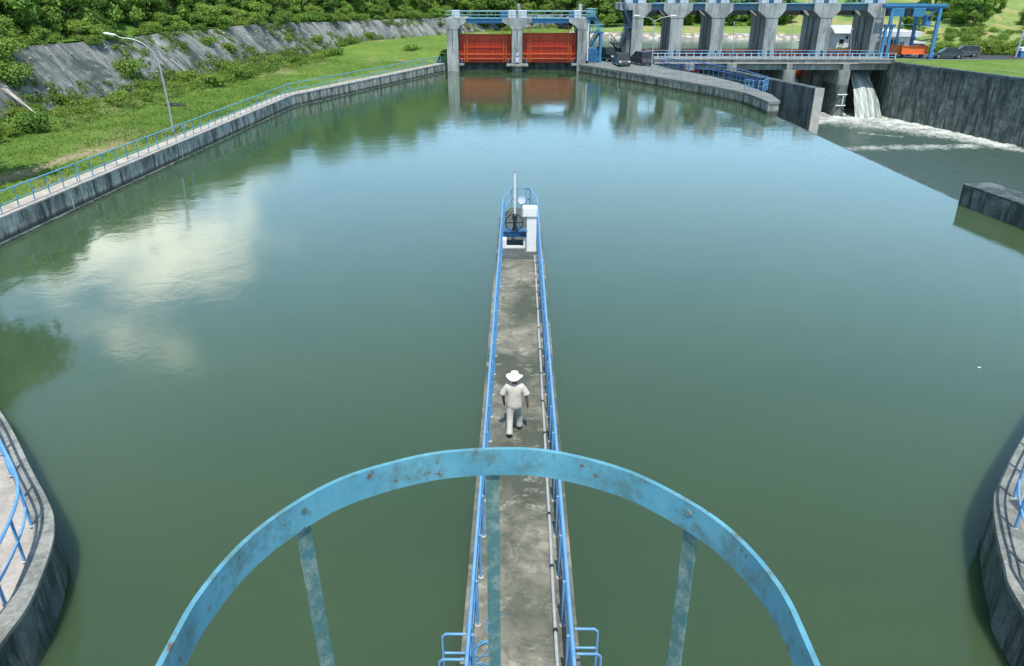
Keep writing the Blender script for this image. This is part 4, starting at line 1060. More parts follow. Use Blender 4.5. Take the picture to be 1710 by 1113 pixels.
# ================= LAMP POSTS =================
def street_lamp(label, base, topz, arms, r=.055, group=None):
    base = Vector(base); t = thing('lamp_post', label, 'lamp post', base, group)
    MB().tube([base, base+Vector((0,0,.25))], .13, 10).build('base', M['galv'], t)
    hgt = topz-base.z
    if len(arms) == 1 and arms[0][2]:
        ax, ay, _ = arms[0]; pts = [base]+[base+Vector((0,0,hgt*.3))]+[base+Vector((ax*.03,ay*.03,hgt*.62))]
        for q in range(9): a_ = q/8*math.pi*.5; pts.append(base+Vector((ax*(.05+.80*(1-math.cos(a_))), ay*(.05+.80*(1-math.cos(a_))), hgt*.70+hgt*.27*math.sin(a_))))
        pts.append(base+Vector((ax, ay, hgt)))
        pts = smooth_path(pts, 4); MB().tube(pts, [r*(1.35-.85*i/len(pts)) for i in range(len(pts))], 10).build('pole', M['galv'], t, smooth=50)
        heads = [(base+Vector((ax, ay, hgt)), Vector((ax, ay, .08*hgt)).normalized())]
    else:
        MB().tube([base, base+Vector((0,0,hgt*.93))], [r*1.3, r*.8], 10).build('pole', M['galv'], t, smooth=50); heads = []
        for ax, ay, _ in arms:
            e = base+Vector((ax, ay, hgt)); MB().tube([base+Vector((0,0,hgt*.9)), base+Vector((ax*.4, ay*.4, hgt*.965)), e], r*.6, 8).build('arm', M['galv'], t, smooth=50)
            heads.append((e, Vector((ax, ay, hgt*.03)).normalized()))
    for e, d in heads:
        q = d.to_track_quat('Y', 'Z').to_matrix().to_4x4()
        b = MB(); b.lathe([(.001,0),(.06,.02),(.12,.15),(.15,.45),(.13,.75),(.05,.88),(.001,.9)], (0,0,0), 12, Matrix.Rotation(R(-90), 4, 'X'))
        b.v = [tuple(q @ Vector((v[0], v[1], v[2]*.55))+e-d*.1) for v in b.v]; o = b.build('lamp_head', M['white'], t, smooth=50)
        b = MB(); b.box((0,.42,-.075), (.18,.5,.03)); b.v = [tuple(q @ Vector(v)+e-d*.1) for v in b.v]; b.build('lens', M['lamp'], o)
lb = P(289,219,DECK); lt = PY(199,58,lb.y)
street_lamp('tall curved grey street lamp behind the left quay railing', lb, lt.z, [(lt.x-lb.x, -.6, True)], .06)
lb = P(1088,113,DECK); lt = PY(1091,36,lb.y); l1 = PY(1068,27,lb.y); l2 = PY(1120,27,lb.y)
street_lamp('double armed street lamp on the car platform', lb, l1.z, [(l1.x-lb.x, 0, False), (l2.x-lb.x, 0, False)], .06)
for px0, py0, px1, py1, lab in ((1222,96,1225,40,'slim lamp post on the bridge before the third barrage pier gap'), (1320,97,1323,42,'slim lamp post on the bridge before the fourth barrage bay'), (1417,97,1421,50,'slim lamp post on the bridge before the white pump house')):
    q = PY(px0,99,YB+.1); b_ = Vector((q.x, YB-.3, zf-.1)); e = PY(px1,py1,YB)
    t = thing('lamp_post', lab, 'lamp post', b_, 'slim lamp posts on the service bridge')
    MB().tube([b_, Vector((e.x, YB-.3, e.z))], [.06,.035], 8).build('pole', M['galv'], t)
    MB().lathe([(.001,0),(.09,.03),(.11,.14),(.05,.22),(.001,.23)], (e.x, YB-.3, e.z), 10).build('lamp_head', M['galv'], t, smooth=50)

# ================= VEHICLES =================
def car(label, loc, rot, kind='suv', m='carblack', Ln=4.4, W=1.8, H=1.75):
    t = thing('parked_car' if kind != 'pickup' else 'pickup_truck', label, 'car' if kind != 'pickup' else 'pickup truck', (0,0,0))
    g = .24; wb = Ln*.31; belt = H*.56
    if kind == 'suv': low = [(-Ln/2,g+.1),(-Ln/2+.06,belt-.05),(-Ln/2+.12,belt),(Ln*.20,belt),(Ln/2-.15,belt-.13),(Ln/2,belt-.32),(Ln/2,g+.08),(Ln/2-.15,g),(-Ln/2+.15,g)]; cab = [(-Ln/2+.14,belt),(-Ln/2+.35,H-.05),(-Ln/2+.6,H),(Ln*.02,H),(Ln*.08,H-.04),(Ln*.24,belt)]
    elif kind == 'sedan': low = [(-Ln/2,g+.15),(-Ln/2+.05,belt-.03),(-Ln*.28,belt+.02),(Ln*.22,belt),(Ln/2-.2,belt-.15),(Ln/2,belt-.35),(Ln/2,g+.08),(Ln/2-.15,g),(-Ln/2+.15,g)]; cab = [(-Ln*.42,belt),(-Ln*.24,H-.06),(-Ln*.1,H),(Ln*.04,H-.02),(Ln*.10,H-.08),(Ln*.28,belt-.02)]
    else: low = [(-Ln/2,g+.15),(-Ln/2,belt),(Ln*.26,belt),(Ln/2-.15,belt-.1),(Ln/2,belt-.3),(Ln/2,g+.08),(Ln/2-.15,g),(-Ln/2+.15,g)]; cab = [(-Ln*.08,belt),(-Ln*.06,H-.04),(Ln*.0,H),(Ln*.10,H),(Ln*.14,H-.05),(Ln*.28,belt)]
    def shell(prof, w0, w1, z0, z1):
        b = MB(); n = len(prof); vs = []
        for s in (-1, 1):
            for y, z in prof: k = (z-z0)/max(z1-z0, .01); vs.append((s*(w0+(w1-w0)*max(0,k))/2, y, z))
        return b.add(vs, [tuple(range(n)), tuple(range(2*n-1, n-1, -1))]+[(i, n+i, n+(i+1) % n, (i+1) % n) for i in range(n)])
    body = shell(low, W, W*.97, g, belt).build('body', M[m], t)
    bv = body.modifiers.new('b', 'BEVEL'); bv.width = .06; bv.segments = 3; bv.limit_method = 'ANGLE'
    gl = shell(cab, W*.95, W*.76, belt, H); gl.v = [(v[0]*.995, v[1], min(v[2], H-.06)) for v in gl.v]; gl.build('window', M['glass'], t)
    yt = sorted([y for y, z in cab if z > H-.1]); rf = MB(); rf.chbox(-W*.39, W*.39, yt[0]+.02, yt[-1]-.02, H-.075, H, .05); rf.build('roof', M[m], t)
    b = MB()
    for s in (-1, 1):
        for (ya, za), (yb_, zb) in ((cab[0], cab[1]), (cab[-1], cab[-3])): b.bar((s*W*.475, ya, za), (s*W*.385, yb_, H-.07), .07, .05)
        ym = (cab[0][0]+cab[-1][0])/2; b.bar((s*W*.475, ym, belt), (s*W*.385, ym, H-.07), .08, .04)
    b.build('pillar', M[m], t)
    if kind == 'pickup':
        b = MB(); b.bb(-W*.42, W*.42, -Ln/2+.08, -Ln*.1, belt-.02, belt+.012); b.build('load_bed', M['black'], t)
        b = MB(); b.tube([(-W*.42,-Ln*.12,belt), (-W*.40,-Ln*.12,H), (W*.40,-Ln*.12,H), (W*.42,-Ln*.12,belt)], .04, 8); b.build('roll_bar', M['black'], t)
    for s in (-1, 1):
        for y in (-wb, wb):
            x0 = s*(W/2-.1); wh = MB(); wh.lathe([(.22,-.11),(.32,-.11),(.345,-.07),(.345,.07),(.32,.11),(.22,.11)], (x0, y, .345), 20, Matrix.Rotation(R(90), 4, 'Y')); w_ = wh.build('wheel', M['tyre'], t, smooth=40)
            rm = MB(); rm.lathe([(.001,-.10),(.08,-.10),(.20,-.06),(.22,-.1),(.22,.1),(.20,.06),(.08,.10),(.001,.10)], (x0, y, .345), 16, Matrix.Rotation(R(90), 4, 'Y')); rm.build('rim', M['chrome'], w_, smooth=40)
        MB().chbox(s*W*.36-.14, s*W*.36+.14, Ln/2-.09, Ln/2+.015, belt-.36, belt-.18, .02).build('headlight', M['lamp'], t)
        MB().chbox(s*W*.42-.08, s*W*.42+.08, -Ln/2-.015, -Ln/2+.08, belt-.32, belt-.05, .02).build('tail_light', M['tail'], t)
        MB().chbox(s*(W/2+.08)-.08, s*(W/2+.08)+.08, cab[-1][0]-.25, cab[-1][0]-.1, belt, belt+.14, .02).build('mirror', M[m], t)
    MB().chbox(-W*.48, W*.48, Ln/2-.02, Ln/2+.05, g+.02, g+.2, .02).build('bumper', M['black'], t)
    MB().chbox(-W*.48, W*.48, -Ln/2-.05, -Ln/2+.02, g+.04, g+.22, .02).build('bumper', M['chrome'] if kind == 'pickup' else M['black'], t)
    t.location = loc; t.rotation_euler = (0,0,rot); return t
c1 = PY(1014,100,117.6); c1.z = DECK; car('dark green off-road car parked nearest the blue stair tower', c1, R(-150), 'suv', 'carblack', 4.2, 1.8, 1.9)
c2 = P(1037,109.5,DECK); car('black pickup truck parked in front of the off-road car', c2, R(185), 'pickup', 'cargrey', 4.6, 1.75, 1.65)
c3 = P(1069,108,DECK); car('charcoal estate car parked under the double armed lamp', c3, R(20), 'suv', 'cargrey', 4.5, 1.85, 1.8)
c4 = PY(1581,90,119.6); car('black hatchback parked beside the blue gantry crane', (c4.x, 119.4, RB-.06), R(78), 'sedan', 'carblack', 4.4, 1.75, 1.5)
c5 = PY(1596,85,123.4); car('dark car partly hidden behind the black hatchback', (c5.x+.8, 122.6, RB-.06), R(75), 'suv', 'cargrey', 4.3, 1.75, 1.6)

# ================= BLUE GANTRY CRANE =================
YG = 117.6; zl = RB-.05; zT = Z_(14,YG,1530)
t = thing('gantry_crane', 'blue steel gantry crane standing at the right end of the barrage', 'crane', (PY(1520,90,YG).x, YG, zl))
xl, xr_ = PY(1490,60,YG).x-1.0, PY(1562,60,YG).x-.1
ya, yb = YG, YG+6.5
xm_ = PY(1486,60,YG).x; xn_ = PY(1477,60,YG).x; zk = zl+4.4; xr_ = PY(1561,60,YG).x
for y in (ya, yb):
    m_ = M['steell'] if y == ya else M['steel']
    MB().bb(xr_-.22, xr_+.22, y-.2, y+.2, zl+.35, zT).build('leg', m_, t)
    MB().bb(xm_-.19, xm_+.19, y-.18, y+.18, zl+.35, zk).build('leg', m_, t); MB().bb(xn_-.17, xn_+.17, y-.18, y+.18, zl+.35, zk).build('leg', m_, t)
    MB().bb(xm_-.52, xm_-.12, y-.19, y+.19, zk+.35, zT).build('upper_leg', m_, t)
    MB().bb(xn_-.3, xm_+.45, y-.3, y+.3, zk, zk+.35).build('knee_beam', M['steel'], t)
    for x in (xr_, xm_, xn_): MB().chbox(x-.35,x+.35,y-.35,y+.35,zl+.02,zl+.45,.08).build('bogie', M['steel'], t)
    b = MB(); b.bar((xr_-.22,y,zT-.1), (xr_-1.3,y,zT-.9), .14, .14, (0,1,0)); b.bar((xn_-.9,y,zk-1.6), (xn_+.2,y,zk), .16, .14, (0,1,0)); b.build('brace', M['steel'], t)
for x in (xr_, xm_-.3): MB().bb(x-.15,x+.15,ya+.2,yb-.2,zT-.5,zT-.002).build('end_beam', M['steel'], t)
for z_ in (zl+2.4, zk+.1):
    MB().tube([(xr_,ya,z_), (xr_,yb,z_)], .07, 6).build('tie', M['steel'], t)
# cables and hook between the winches
b = MB()
for dx in (0, .25): b.tube([(xm_+3.6+dx, YG+2.2, zT-.3), (xm_+3.6+dx, YG+2.2, zT-3.2)], .025, 5)
b.build('cable', M['black'], t)
xl = xm_+.4
for y in (ya, yb): MB().bb(xl-2.2, xr_+.9, y-.22, y+.22, zT, zT+.55).build('main_girder', M['steel'], t)
MB().bb(xl-2.0, xr_+.8, ya-.3, ya-.24, zT+.25, zT+.58).build('walkway_edge', M['steell'], t)
for a, c in ((1498.5,1518), (1532.5,1553)):
    xa, xc = PY(a,20,YG).x, PY(c,20,YG).x
    MB().chbox(xa, xc, YG+1.2, YG+3.4, Z_(28.5,YG,1530), zT-.02, .06).build('winch_cover', M['steell'], t)
    MB().bb(xa-.9, xa-.05, YG+1.6, YG+3.2, Z_(28,YG,1530), zT-.05).build('winch', M['black'], t)
xa, xc = PY(1548,35,YG).x, PY(1557,35,YG).x
cb = MB().chbox(xa, xc, YG+.2, YG+1.6, Z_(43,YG,1530), Z_(26,YG,1530), .06).build('cab', M['steell'], t)
MB().bb(xa+.12, xc-.12, YG+.17, YG+.25, Z_(35,YG,1530), Z_(28,YG,1530)).build('cab_window', M['glass'], cb)
b = MB(); z_ = Z_(45,YG,1530)
for y in (ya, yb):
    for hh in (0,): b.tube([(xr_-2.4, y, z_), (xr_+.9, y, z_)], .05, 6)
b.build('tie', M['teal'], t)
b = MB(); b.bb(xr_-2.5,xr_-2.2,yb-.1,yb+.1,zl,zT-1.2); b.build('ladder_post', M['steel'], t)
# stop-log stacks on the ground
def stack(label, px0, px1, py0, py1, Y, m, ribs, name='stop_log', cat='stop log'):
    xa, xc = PY(px0,85,Y).x, PY(px1,85,Y).x; z0, z1 = max(RB+.1, Z_(py1,Y,1520)), Z_(py0,Y,1520)
    t = thing(name, label, cat, ((xa+xc)/2, Y, z0)); MB().bb(xa, xc, Y, Y+1.1, z0, z1).build('panel', M[m], t)
    b = MB(); n = ribs
    for k in range(n+1): x = xa+(xc-xa)*k/n; b.bb(x-.06, x+.06, Y-.1, Y-.003, z0+.02, z1-.02)
    b.bb(xa-.02, xc+.02, Y-.14, Y-.002, z1-.0, z1+.08); b.bb(xa-.02, xc+.02, Y-.14, Y-.002, z0-.08, z0-.0); b.build('rib', M[m], t)
    b = MB(); 
    for x in (xa+.4, xc-.6): b.bb(x, x+.25, Y+.1, Y+1.0, RB-.1, z0-.082)
    b.build('sleeper', M['steel'], t)
stack('plain bright orange steel stop log on blue bearers under the crane', 1506, 1548, 77.5, 90, 119.0, 'orange', 1)
stack('rusty brown ribbed steel stop log behind the crane legs', 1485, 1505.5, 76, 91, 119.6, 'brown', 11)
stack('dull red ribbed stop log beside the last barrage pier', 1466, 1484.5, 76.5, 90, 120.6, 'red', 4)

# ================= BUILDINGS =================
def zz(py, Y): return Z_(py, Y, 1450)
Yb = 133.0
t = thing('pump_house', 'small white pump house with a pale rounded roof seen between the last piers', 'building', (PY(1412,80,Yb).x, Yb, RB-.1))
xa, xc = PY(1398,70,Yb).x, PY(1440,70,Yb).x; zw = zz(56,Yb)
MB().bb(xa, xc, Yb, Yb+7, RB-.1, zw).build('wall', M['plaster'], t)
n = 9; pr = [(PY(1392,70,Yb).x, zw)]+[]
b = MB(); prf = [(Yb-.7+8.4*q/n, zw+.02+1.1*math.sin(math.pi*q/n)**.7 if 0 < q < n else zw+.02) for q in range(n+1)]
b.extr(prf, 'X', PY(1391,60,Yb).x, xc+.5); b.build('roof', M['roof'], t)
for a, c, p0, p1, nm, mm in ((1401,1409,66,74,'window','glass'), (1421,1427,66,81,'door','carblack'), (1429,1432,66,73,'window','glass'), (1411,1415,60,66,'window','glass')):
    o = MB().bb(PY(a,70,Yb).x, PY(c,70,Yb).x, Yb-.05, Yb+.05, zz(p1,Yb), zz(p0,Yb)).build(nm, M[mm], t)
    f = MB(); x0, x1, z0, z1 = PY(a,70,Yb).x, PY(c,70,Yb).x, zz(p1,Yb), zz(p0,Yb)
    f.bb(x0-.08, x0, Yb-.08, Yb-.01, z0-.08, z1+.08); f.bb(x1, x1+.08, Yb-.08, Yb-.01, z0-.08, z1+.08); f.bb(x0, x1, Yb-.08, Yb-.01, z1, z1+.08); f.bb(x0, x1, Yb-.08, Yb-.01, z0-.08, z0); f.build('frame', M['plaster'], o)
t = thing('guard_house', 'white guard house with a thick flat white roof behind the crane', 'building', (PY(1500,80,Yb).x, Yb-2, RB-.1))
xa, xc = PY(1462,70,Yb-2).x, PY(1520,70,Yb-2).x; Y = Yb-2
MB().bb(xa, xc, Y, Y+6, RB-.1, zz(61,Y)).build('wall', M['plaster'], t)
MB().bb(xa-1, PY(1535,60,Y).x, Y-1.0, Y+7, zz(61,Y), zz(52.5,Y)).build('roof', M['plaster'], t)
for a, c, p0, p1, nm, mm in ((1483,1500,66,76,'window','glass'), (1503,1510,70,83,'door','carblack'), (1466,1478,66,76,'window','glass')):
    x0, x1, z0, z1 = PY(a,70,Y).x, PY(c,70,Y).x, zz(p1,Y), zz(p0,Y)
    o = MB().bb(x0, x1, Y-.05, Y+.05, z0, z1).build(nm, M[mm], t); f = MB()
    for x in (x0-.04, (x0+x1)/2, x1+.04): f.bb(x-.05, x+.05, Y-.09, Y-.052, z0, z1)
    f.bb(x0-.09, x1+.09, Y-.09, Y-.052, z0-.1, z0); f.bb(x0-.09, x1+.09, Y-.09, Y-.052, z1, z1+.1); f.build('frame', M['plaster'], o)
t = thing('kiosk', 'low grey shed with a small dark opening right of the guard house', 'shed', (PY(1532,78,Yb).x, Yb, RB-.1))
xa, xc = PY(1521,70,Yb).x, PY(1543,70,Yb).x; MB().bb(xa, xc, Yb, Yb+4, RB-.1, zz(73,Yb)).build('wall', M['conc'], t); MB().bb(xa-.3, xc+.3, Yb-.4, Yb+4.3, zz(73,Yb), zz(71,Yb)).build('roof', M['roof'], t)
MB().bb(xa+1.6, xa+2.6, Yb-.03, Yb+.05, zz(79,Yb), zz(75,Yb)).build('window', M['glass'], t)
# blue sign/booth and pole at the far right of the road
q = P(1706,95,RB)
t = thing('utility_pole', 'tall grey utility pole at the right edge of the road', 'pole', (q.x-.9, q.y, RB)); MB().tube([(q.x-.9, q.y, RB-.1), (q.x-.5, q.y, 9)], [.14,.1], 10).build('pole', M['galv'], t, smooth=50)
t = thing('guard_booth', 'small blue booth with pale top beside the utility pole', 'booth', (q.x+.5, q.y+.5, RB)); MB().chbox(q.x-.2, q.x+1.3, q.y, q.y+1.3, RB-.1, RB+.8, .05).build('body', M['steell'], t); MB().chbox(q.x-.3, q.x+1.4, q.y-.1, q.y+1.4, RB+.8, RB+1.3, .05).build('top', M['white'], t)

# ================= SMALL THINGS ON THE LEFT BANK =================
q = P(291,180,1.2); random.seed(5); t0 = MB()
b = MB(); n = 12
for k in range(3):
    b.ball((q.x-.5+.5*k, q.y+.1*k, 1.35+.05*(k % 2)), .38, 10, (1.3,.8,.5))
b.v = [(v[0]+.08*nz3(v[0], v[1], v[2], 3), v[1]+.08*nz3(v[0], v[1], v[2]+9, 3), v[2]+.06*nz3(v[0], v[1], v[2]+5, 3)) for v in b.v]
tag(b.build('tarpaulin', M['black'], loc=(q.x, q.y, 1.2), smooth=60), 'crumpled black tarpaulin on the grass behind the street lamp', 'tarpaulin')
# two pale drain pipes lying down the concrete slope
def on_slope(px, py):
    best = None
    for zi in range(0, 60):
        z = 1.6+zi*.08; p = P(px, py, z)
        d = 1e9; k = 0
        for i in range(0, len(Fo), 4):
            dd = (Fo[i].x-p.x)**2+(Fo[i].y-p.y)**2
            if dd < d: d = dd; k = i
        n = Vector((Fc[k].x-Fo[k].x, Fc[k].y-Fo[k].y)).normalized(); s = (p.x-Fo[k].x)*n.x+(p.y-Fo[k].y)*n.y
        zs_ = 1.55+(crest(k)-1.55)*max(0, min(1, s/4.3)); e = abs(zs_-z)
        if best is None or e < best[0]: best = (e, p)
    return best[1]
for (a, c, lab) in (((4,152), (66,200), 'upper of two pale drain pipes lying down the slope at the left edge'), ((10,153), (68,202), 'lower of two pale drain pipes lying down the slope at the left edge')):
    p0, p1 = on_slope(*a), on_slope(*c); u = Vector((.12,-.05,.18))
    tag(MB().tube([p0+u, p1+u], .08, 8).build('drain_pipe', M['cap'], loc=p1, smooth=50), lab, 'pipe')
p0, p1 = on_slope(283,101), on_slope(308,122); tag(MB().tube([p0+u, p1+u], .1, 8).build('drain_pipe', M['cap'], loc=p1, smooth=50), 'short pale pipe on the slope to the right of the street lamp', 'pipe')
wt = thing('weep_pipes', 'rows of small white weep pipe stubs dotted over the sprayed concrete slope', 'weep pipes', on_slope(150,120)); wt['kind'] = 'stuff'
b = MB(); random.seed(11)
for r_ in range(5):
    for c_ in range(46):
        i = int((c_+.5*(r_ % 2))*6+60); 
        if i >= len(Fo): continue
        s = .15+.17*r_+random.uniform(-.03,.03); p = Fo[i].lerp(Fc[i], s); z = 1.55+(crest(i)-1.55)*s
        if random.random() < .75: b.tube([(p.x,p.y,z-.1), (p.x+.28,p.y-.03,z+.06)], .07, 6)
b.build('pipe_stub', M['cap'], wt)

# ================= VEGETATION =================
def leaf_mesh(name, centers, radii, n, size, rng, flat_=.75, m='leafm', loose=.24, zmin=None):
    C_ = np.array(centers); Rr = np.array(radii); w = Rr**2; pick = rng.choice(len(C_), n, p=w/w.sum())
    d = rng.normal(size=(n,3)); d /= np.linalg.norm(d, axis=1)[:,None]
    rad = Rr[pick]*(rng.uniform(.55,1.0,n)**.6+loose*rng.normal(size=n)); p = C_[pick]+d*rad[:,None]*np.array([1,1,flat_])
    if zmin is not None: p[:,2] = np.maximum(p[:,2], zmin+rng.uniform(0,.3,n))
    nr = d*.8+rng.normal(size=(n,3))*.55+np.array([0,0,.45]); nr /= np.linalg.norm(nr, axis=1)[:,None]
    a = np.cross(nr, rng.normal(size=(n,3))); a /= np.linalg.norm(a, axis=1)[:,None]; c = np.cross(nr, a)
    s = size*rng.uniform(.6,1.4,n)[:,None]
    v = np.stack([p-a*s*.5, p+c*s*.28+nr*s*.06, p+a*s*.5-nr*s*.08, p-c*s*.28+nr*s*.06], 1).reshape(-1,3)
    me = bpy.data.meshes.new(name); me.vertices.add(len(v)); me.vertices.foreach_set('co', v.ravel())
    me.loops.add(4*n); me.loops.foreach_set('vertex_index', np.arange(4*n)); me.polygons.add(n)
    me.polygons.foreach_set('loop_start', np.arange(0,4*n,4)); me.polygons.foreach_set('loop_total', np.full(n,4))
    me.materials.append(M[m]); me.update(); me.validate(); return me
def tree_proto(seed, H, Rc, n, size, m, trunk=.35, nb=22, label='', name='broadleaf_tree', spread=1.0):
    rng = np.random.default_rng(seed); cs = []; rs = []
    for k in range(nb):
        a = rng.uniform(0, 2*math.pi); f = rng.uniform(0,1); h = H*(trunk+(1-trunk)*f*.93); prof = math.sin(math.pi*min(.97, .12+.80*f))**.7
        r = Rc*prof*rng.uniform(.15,.95)*spread; cs.append((r*math.cos(a), r*math.sin(a), h)); rs.append(Rc*rng.uniform(.14,.40))
    t = bpy.data.objects.new(name, None); COL.objects.link(t)
    b = MB(); tp = Vector((rng.uniform(-.3,.3), rng.uniform(-.3,.3), H*.8)); r0 = .035*H
    b.tube(smooth_path([(0,0,-.6), (.05,.03,H*.25), tuple(tp*.6+Vector((.1,0,.3))), tuple(tp)], 3), [r0*(1-.75*i/9) for i in range(10)], 8)
    for k in range(0, nb, 2):
        c = Vector(cs[k]); s = Vector((0,0,max(.15*H, c.z*.5))); b.tube([s, s.lerp(c,.5)+Vector((0,0,.2)), c], [r0*.4, r0*.25, r0*.08], 5)
    b.build('trunk', M['bark'], None, smooth=60).parent = t
    o = bpy.data.objects.new('crown', leaf_mesh('crown', cs, rs, n, size, rng, m=m)); COL.objects.link(o); o.parent = t
    return t
def shrub_proto(seed, H, Rc, n, size, m, name='shrub'):
    rng = np.random.default_rng(seed); cs = []; rs = []
    for k in range(9): a = rng.uniform(0,2*math.pi); r = Rc*rng.uniform(0,.75); cs.append((r*math.cos(a), r*math.sin(a), H*rng.uniform(.15,.65))); rs.append(H*rng.uniform(.28,.45))
    t = bpy.data.objects.new(name, None); COL.objects.link(t)
    b = MB()
    for k in range(0,9,2): b.tube([(0,0,-.2), (cs[k][0]*.5, cs[k][1]*.5, cs[k][2]*.6), cs[k]], [.05,.035,.015], 5)
    b.build('stem', M['bark'], None).parent = t
    o = bpy.data.objects.new('foliage', leaf_mesh('foliage', cs, rs, n, size, rng, m=m, zmin=0)); COL.objects.link(o); o.parent = t
    return t
TR = [tree_proto(1,8,3.4,8500,.42,'leafm',.10,26), tree_proto(2,9,3.8,9500,.42,'leafd',.14,26), tree_proto(3,7,3.3,7500,.40,'leafl',.08,26), tree_proto(4,10,3.6,9000,.45,'leafd',.22,26), tree_proto(5,6.5,3.6,8500,.42,'leafm',.06,26), tree_proto(6,8.5,4.2,9500,.42,'leafl',.12,28)]
SB = [shrub_proto(11,1.7,1.7,1800,.24,'bush'), shrub_proto(12,1.3,1.5,1500,.22,'weedd'), shrub_proto(13,2.4,2.2,3000,.27,'bush'), shrub_proto(14,2.0,1.8,2200,.25,'leafm')]
used = set(); rnd = random.Random(21)
def place(protos, k, x, y, z, s, label, cat, group, sz=1):
    p = protos[k]
    if p.name in used: o = copy_tree(p)
    else: o = p; used.add(p.name)
    o.location = (x, y, z); o.rotation_euler = (0,0,rnd.uniform(0,6.28)); o.scale = (s,s,s*sz)
    return tag(o, label, cat, group)
def pline(path, s):     # point and outward normal at run length
    acc = 0
    for a, c in zip(path, path[1:]):
        d = (c-a).length
        if acc+d >= s: t_ = (c-a)/d; return a.lerp(c, (s-acc)/d), Vector((-t_.y, t_.x, 0))
        acc += d
    return path[-1], Vector((0,1,0))
# rows on the left hillside, thick at the crest, thinner above
LT = 'broadleaf tree in the dense green wood on the left hillside above the concrete slope'
total = sum((c-a).length for a, c in zip(F, F[1:]))
rows = [(6.3, 3.0, .50, .72, 2.0), (8.6, 3.6, .62, .85, 0), (12.5, 4.6, .85, 1.1, 0), (19, 6.5, .95, 1.2, 0), (27, 8.5, 1.1, 1.35, 0), (38, 10, 1.2, 1.5, 0), (50, 12, 1.3, 1.6, 0)]
for off, step, s0, s1, _ in rows:
    s = 20+rnd.uniform(0, 3)
    while s < total+2:
        p, n_ = pline(F, s); jit = rnd.uniform(-1.2,1.2)
        q = p+n_*(off+jit); cz, _d = hill_z(q.x, q.y); dd = off-4.3; z = cz+max(0, dd-2)*.33*(1-.35*dd/60)-.3
        if off < 7 and rnd.random() < .35: s += step*.7; continue
        if q.y < 205: 
            if off < 7: place(TR, rnd.choice((2,4,5,0)), q.x, q.y, z-.8, rnd.uniform(s0,s1)*.8, LT, 'tree', 'trees on the left hillside', .8)
            else: place(TR, rnd.choice((0,0,2,2,3,4,5,5) if p.y < 100 else (0,2,2,5,5,1)), q.x, q.y, z, rnd.uniform(s0,s1), LT, 'tree', 'trees on the left hillside')
        s += step*rnd.uniform(.8,1.2)
# crest shrubs
s = 40
while s < total:
    p, n_ = pline(F, s); q = p+n_*(4.9+rnd.uniform(-.6,.6)); cz, _d = hill_z(q.x, q.y)
    place(SB, rnd.choice((0,1,3)), q.x, q.y, cz-.2, rnd.uniform(.6,1.0), 'low shrub hanging over the top edge of the concrete slope', 'shrub', 'shrubs along the top of the slope'); s += rnd.uniform(2.2,4.2)
# foot shrubs, big near the camera side
s = 36
while s < total-25:
    p, n_ = pline(F, s); near = p.y < 112
    for k in range(2 if near else 1):
        q = p+n_*rnd.uniform(-5.0 if p.y < 60 else -4.4 if p.y < 120 else -2.2, .6); z = 1.35
        inn = (q-p).dot(n_); z = 1.35 if inn < 0 else 1.5+inn*.9
        place(SB, rnd.choice((0,1,2,0,3)), q.x, q.y, z, rnd.uniform(.4,.85)*(1.0 if p.y < 62 or p.y > 84 else .8), 'bushy shrub in the belt of growth at the foot of the concrete slope', 'shrub', 'shrubs at the foot of the slope')
    s += rnd.uniform(1.5,2.6)
# shrubs rooted on the slope itself
for px, py, sc in ((345,78,.8), (480,70,.6), (530,68,.6), (612,60,.7), (560,95,.9), (640,75,.8), (665,80,.8), (700,70,.7), (735,40,.6), (215,125,1.0), (380,85,.7), (690,90,.9), (15,125,1.2), (3,100,1.1), (25,140,1.0), (300,75,.6)):
    p = on_slope(px, py); place(SB, rnd.choice((0,1,3)), p.x, p.y, p.z-.3, sc, 'shrub rooted in a crack of the grey concrete slope', 'shrub', 'shrubs rooted on the slope')
# ground weeds as one mass at the slope foot, grass tufts on the bank
def scatter(name, n, region, size, m, seed, zf_, upr=1.0):
    rng = np.random.default_rng(seed); pts = []
    while len(pts) < n: 
        r = region(rng)
        if r is not None: pts.append(r)
    p = np.array(pts); n = len(p); ang = rng.uniform(0, 2*math.pi, n); a = np.stack([np.cos(ang), np.sin(ang), np.zeros(n)], 1)
    h = size*rng.uniform(.5,1.4,n)[:,None]; lean = rng.normal(size=(n,3))*.35; lean[:,2] = upr; lean /= np.linalg.norm(lean, axis=1)[:,None]
    v = np.stack([p-a*h*.16, p+a*h*.16, p+lean*h+a*h*.05, p+lean*h*.9-a*h*.1], 1).reshape(-1,3)
    me = bpy.data.meshes.new(name); me.vertices.add(len(v)); me.vertices.foreach_set('co', v.ravel()); me.loops.add(4*n); me.loops.foreach_set('vertex_index', np.arange(4*n))
    me.polygons.add(n); me.polygons.foreach_set('loop_start', np.arange(0,4*n,4)); me.polygons.foreach_set('loop_total', np.full(n,4)); me.materials.append(M[m]); me.update()
    o = bpy.data.objects.new(name, me); COL.objects.link(o); o['kind'] = 'stuff'; return o
def reg_foot(rng):
    s = rng.uniform(34, total-18)**1.0; p, n_ = pline(F, s); wdt = 5.6 if p.y < 75 else 5.0 if p.y < 125 else 2.6
    k = rng.uniform(-wdt, 1.4); q = p+n_*k
    if nz3(q.x, q.y, 2, .35) < -.25 and k < 0: return None
    return (q.x, q.y, 1.25+rng.uniform(0,.8)*(.55+.4*math.sin(min(1, max(0, (k+wdt)/wdt))*math.pi*.6))+(max(0, k)*1.1))
rngu = np.random.default_rng(31); uc = []; ur = []
while len(uc) < 2400:
    r_ = reg_foot(rngu)
    if r_ is not None: uc.append((r_[0], r_[1], r_[2]-.25)); ur.append(rngu.uniform(.25,.7))
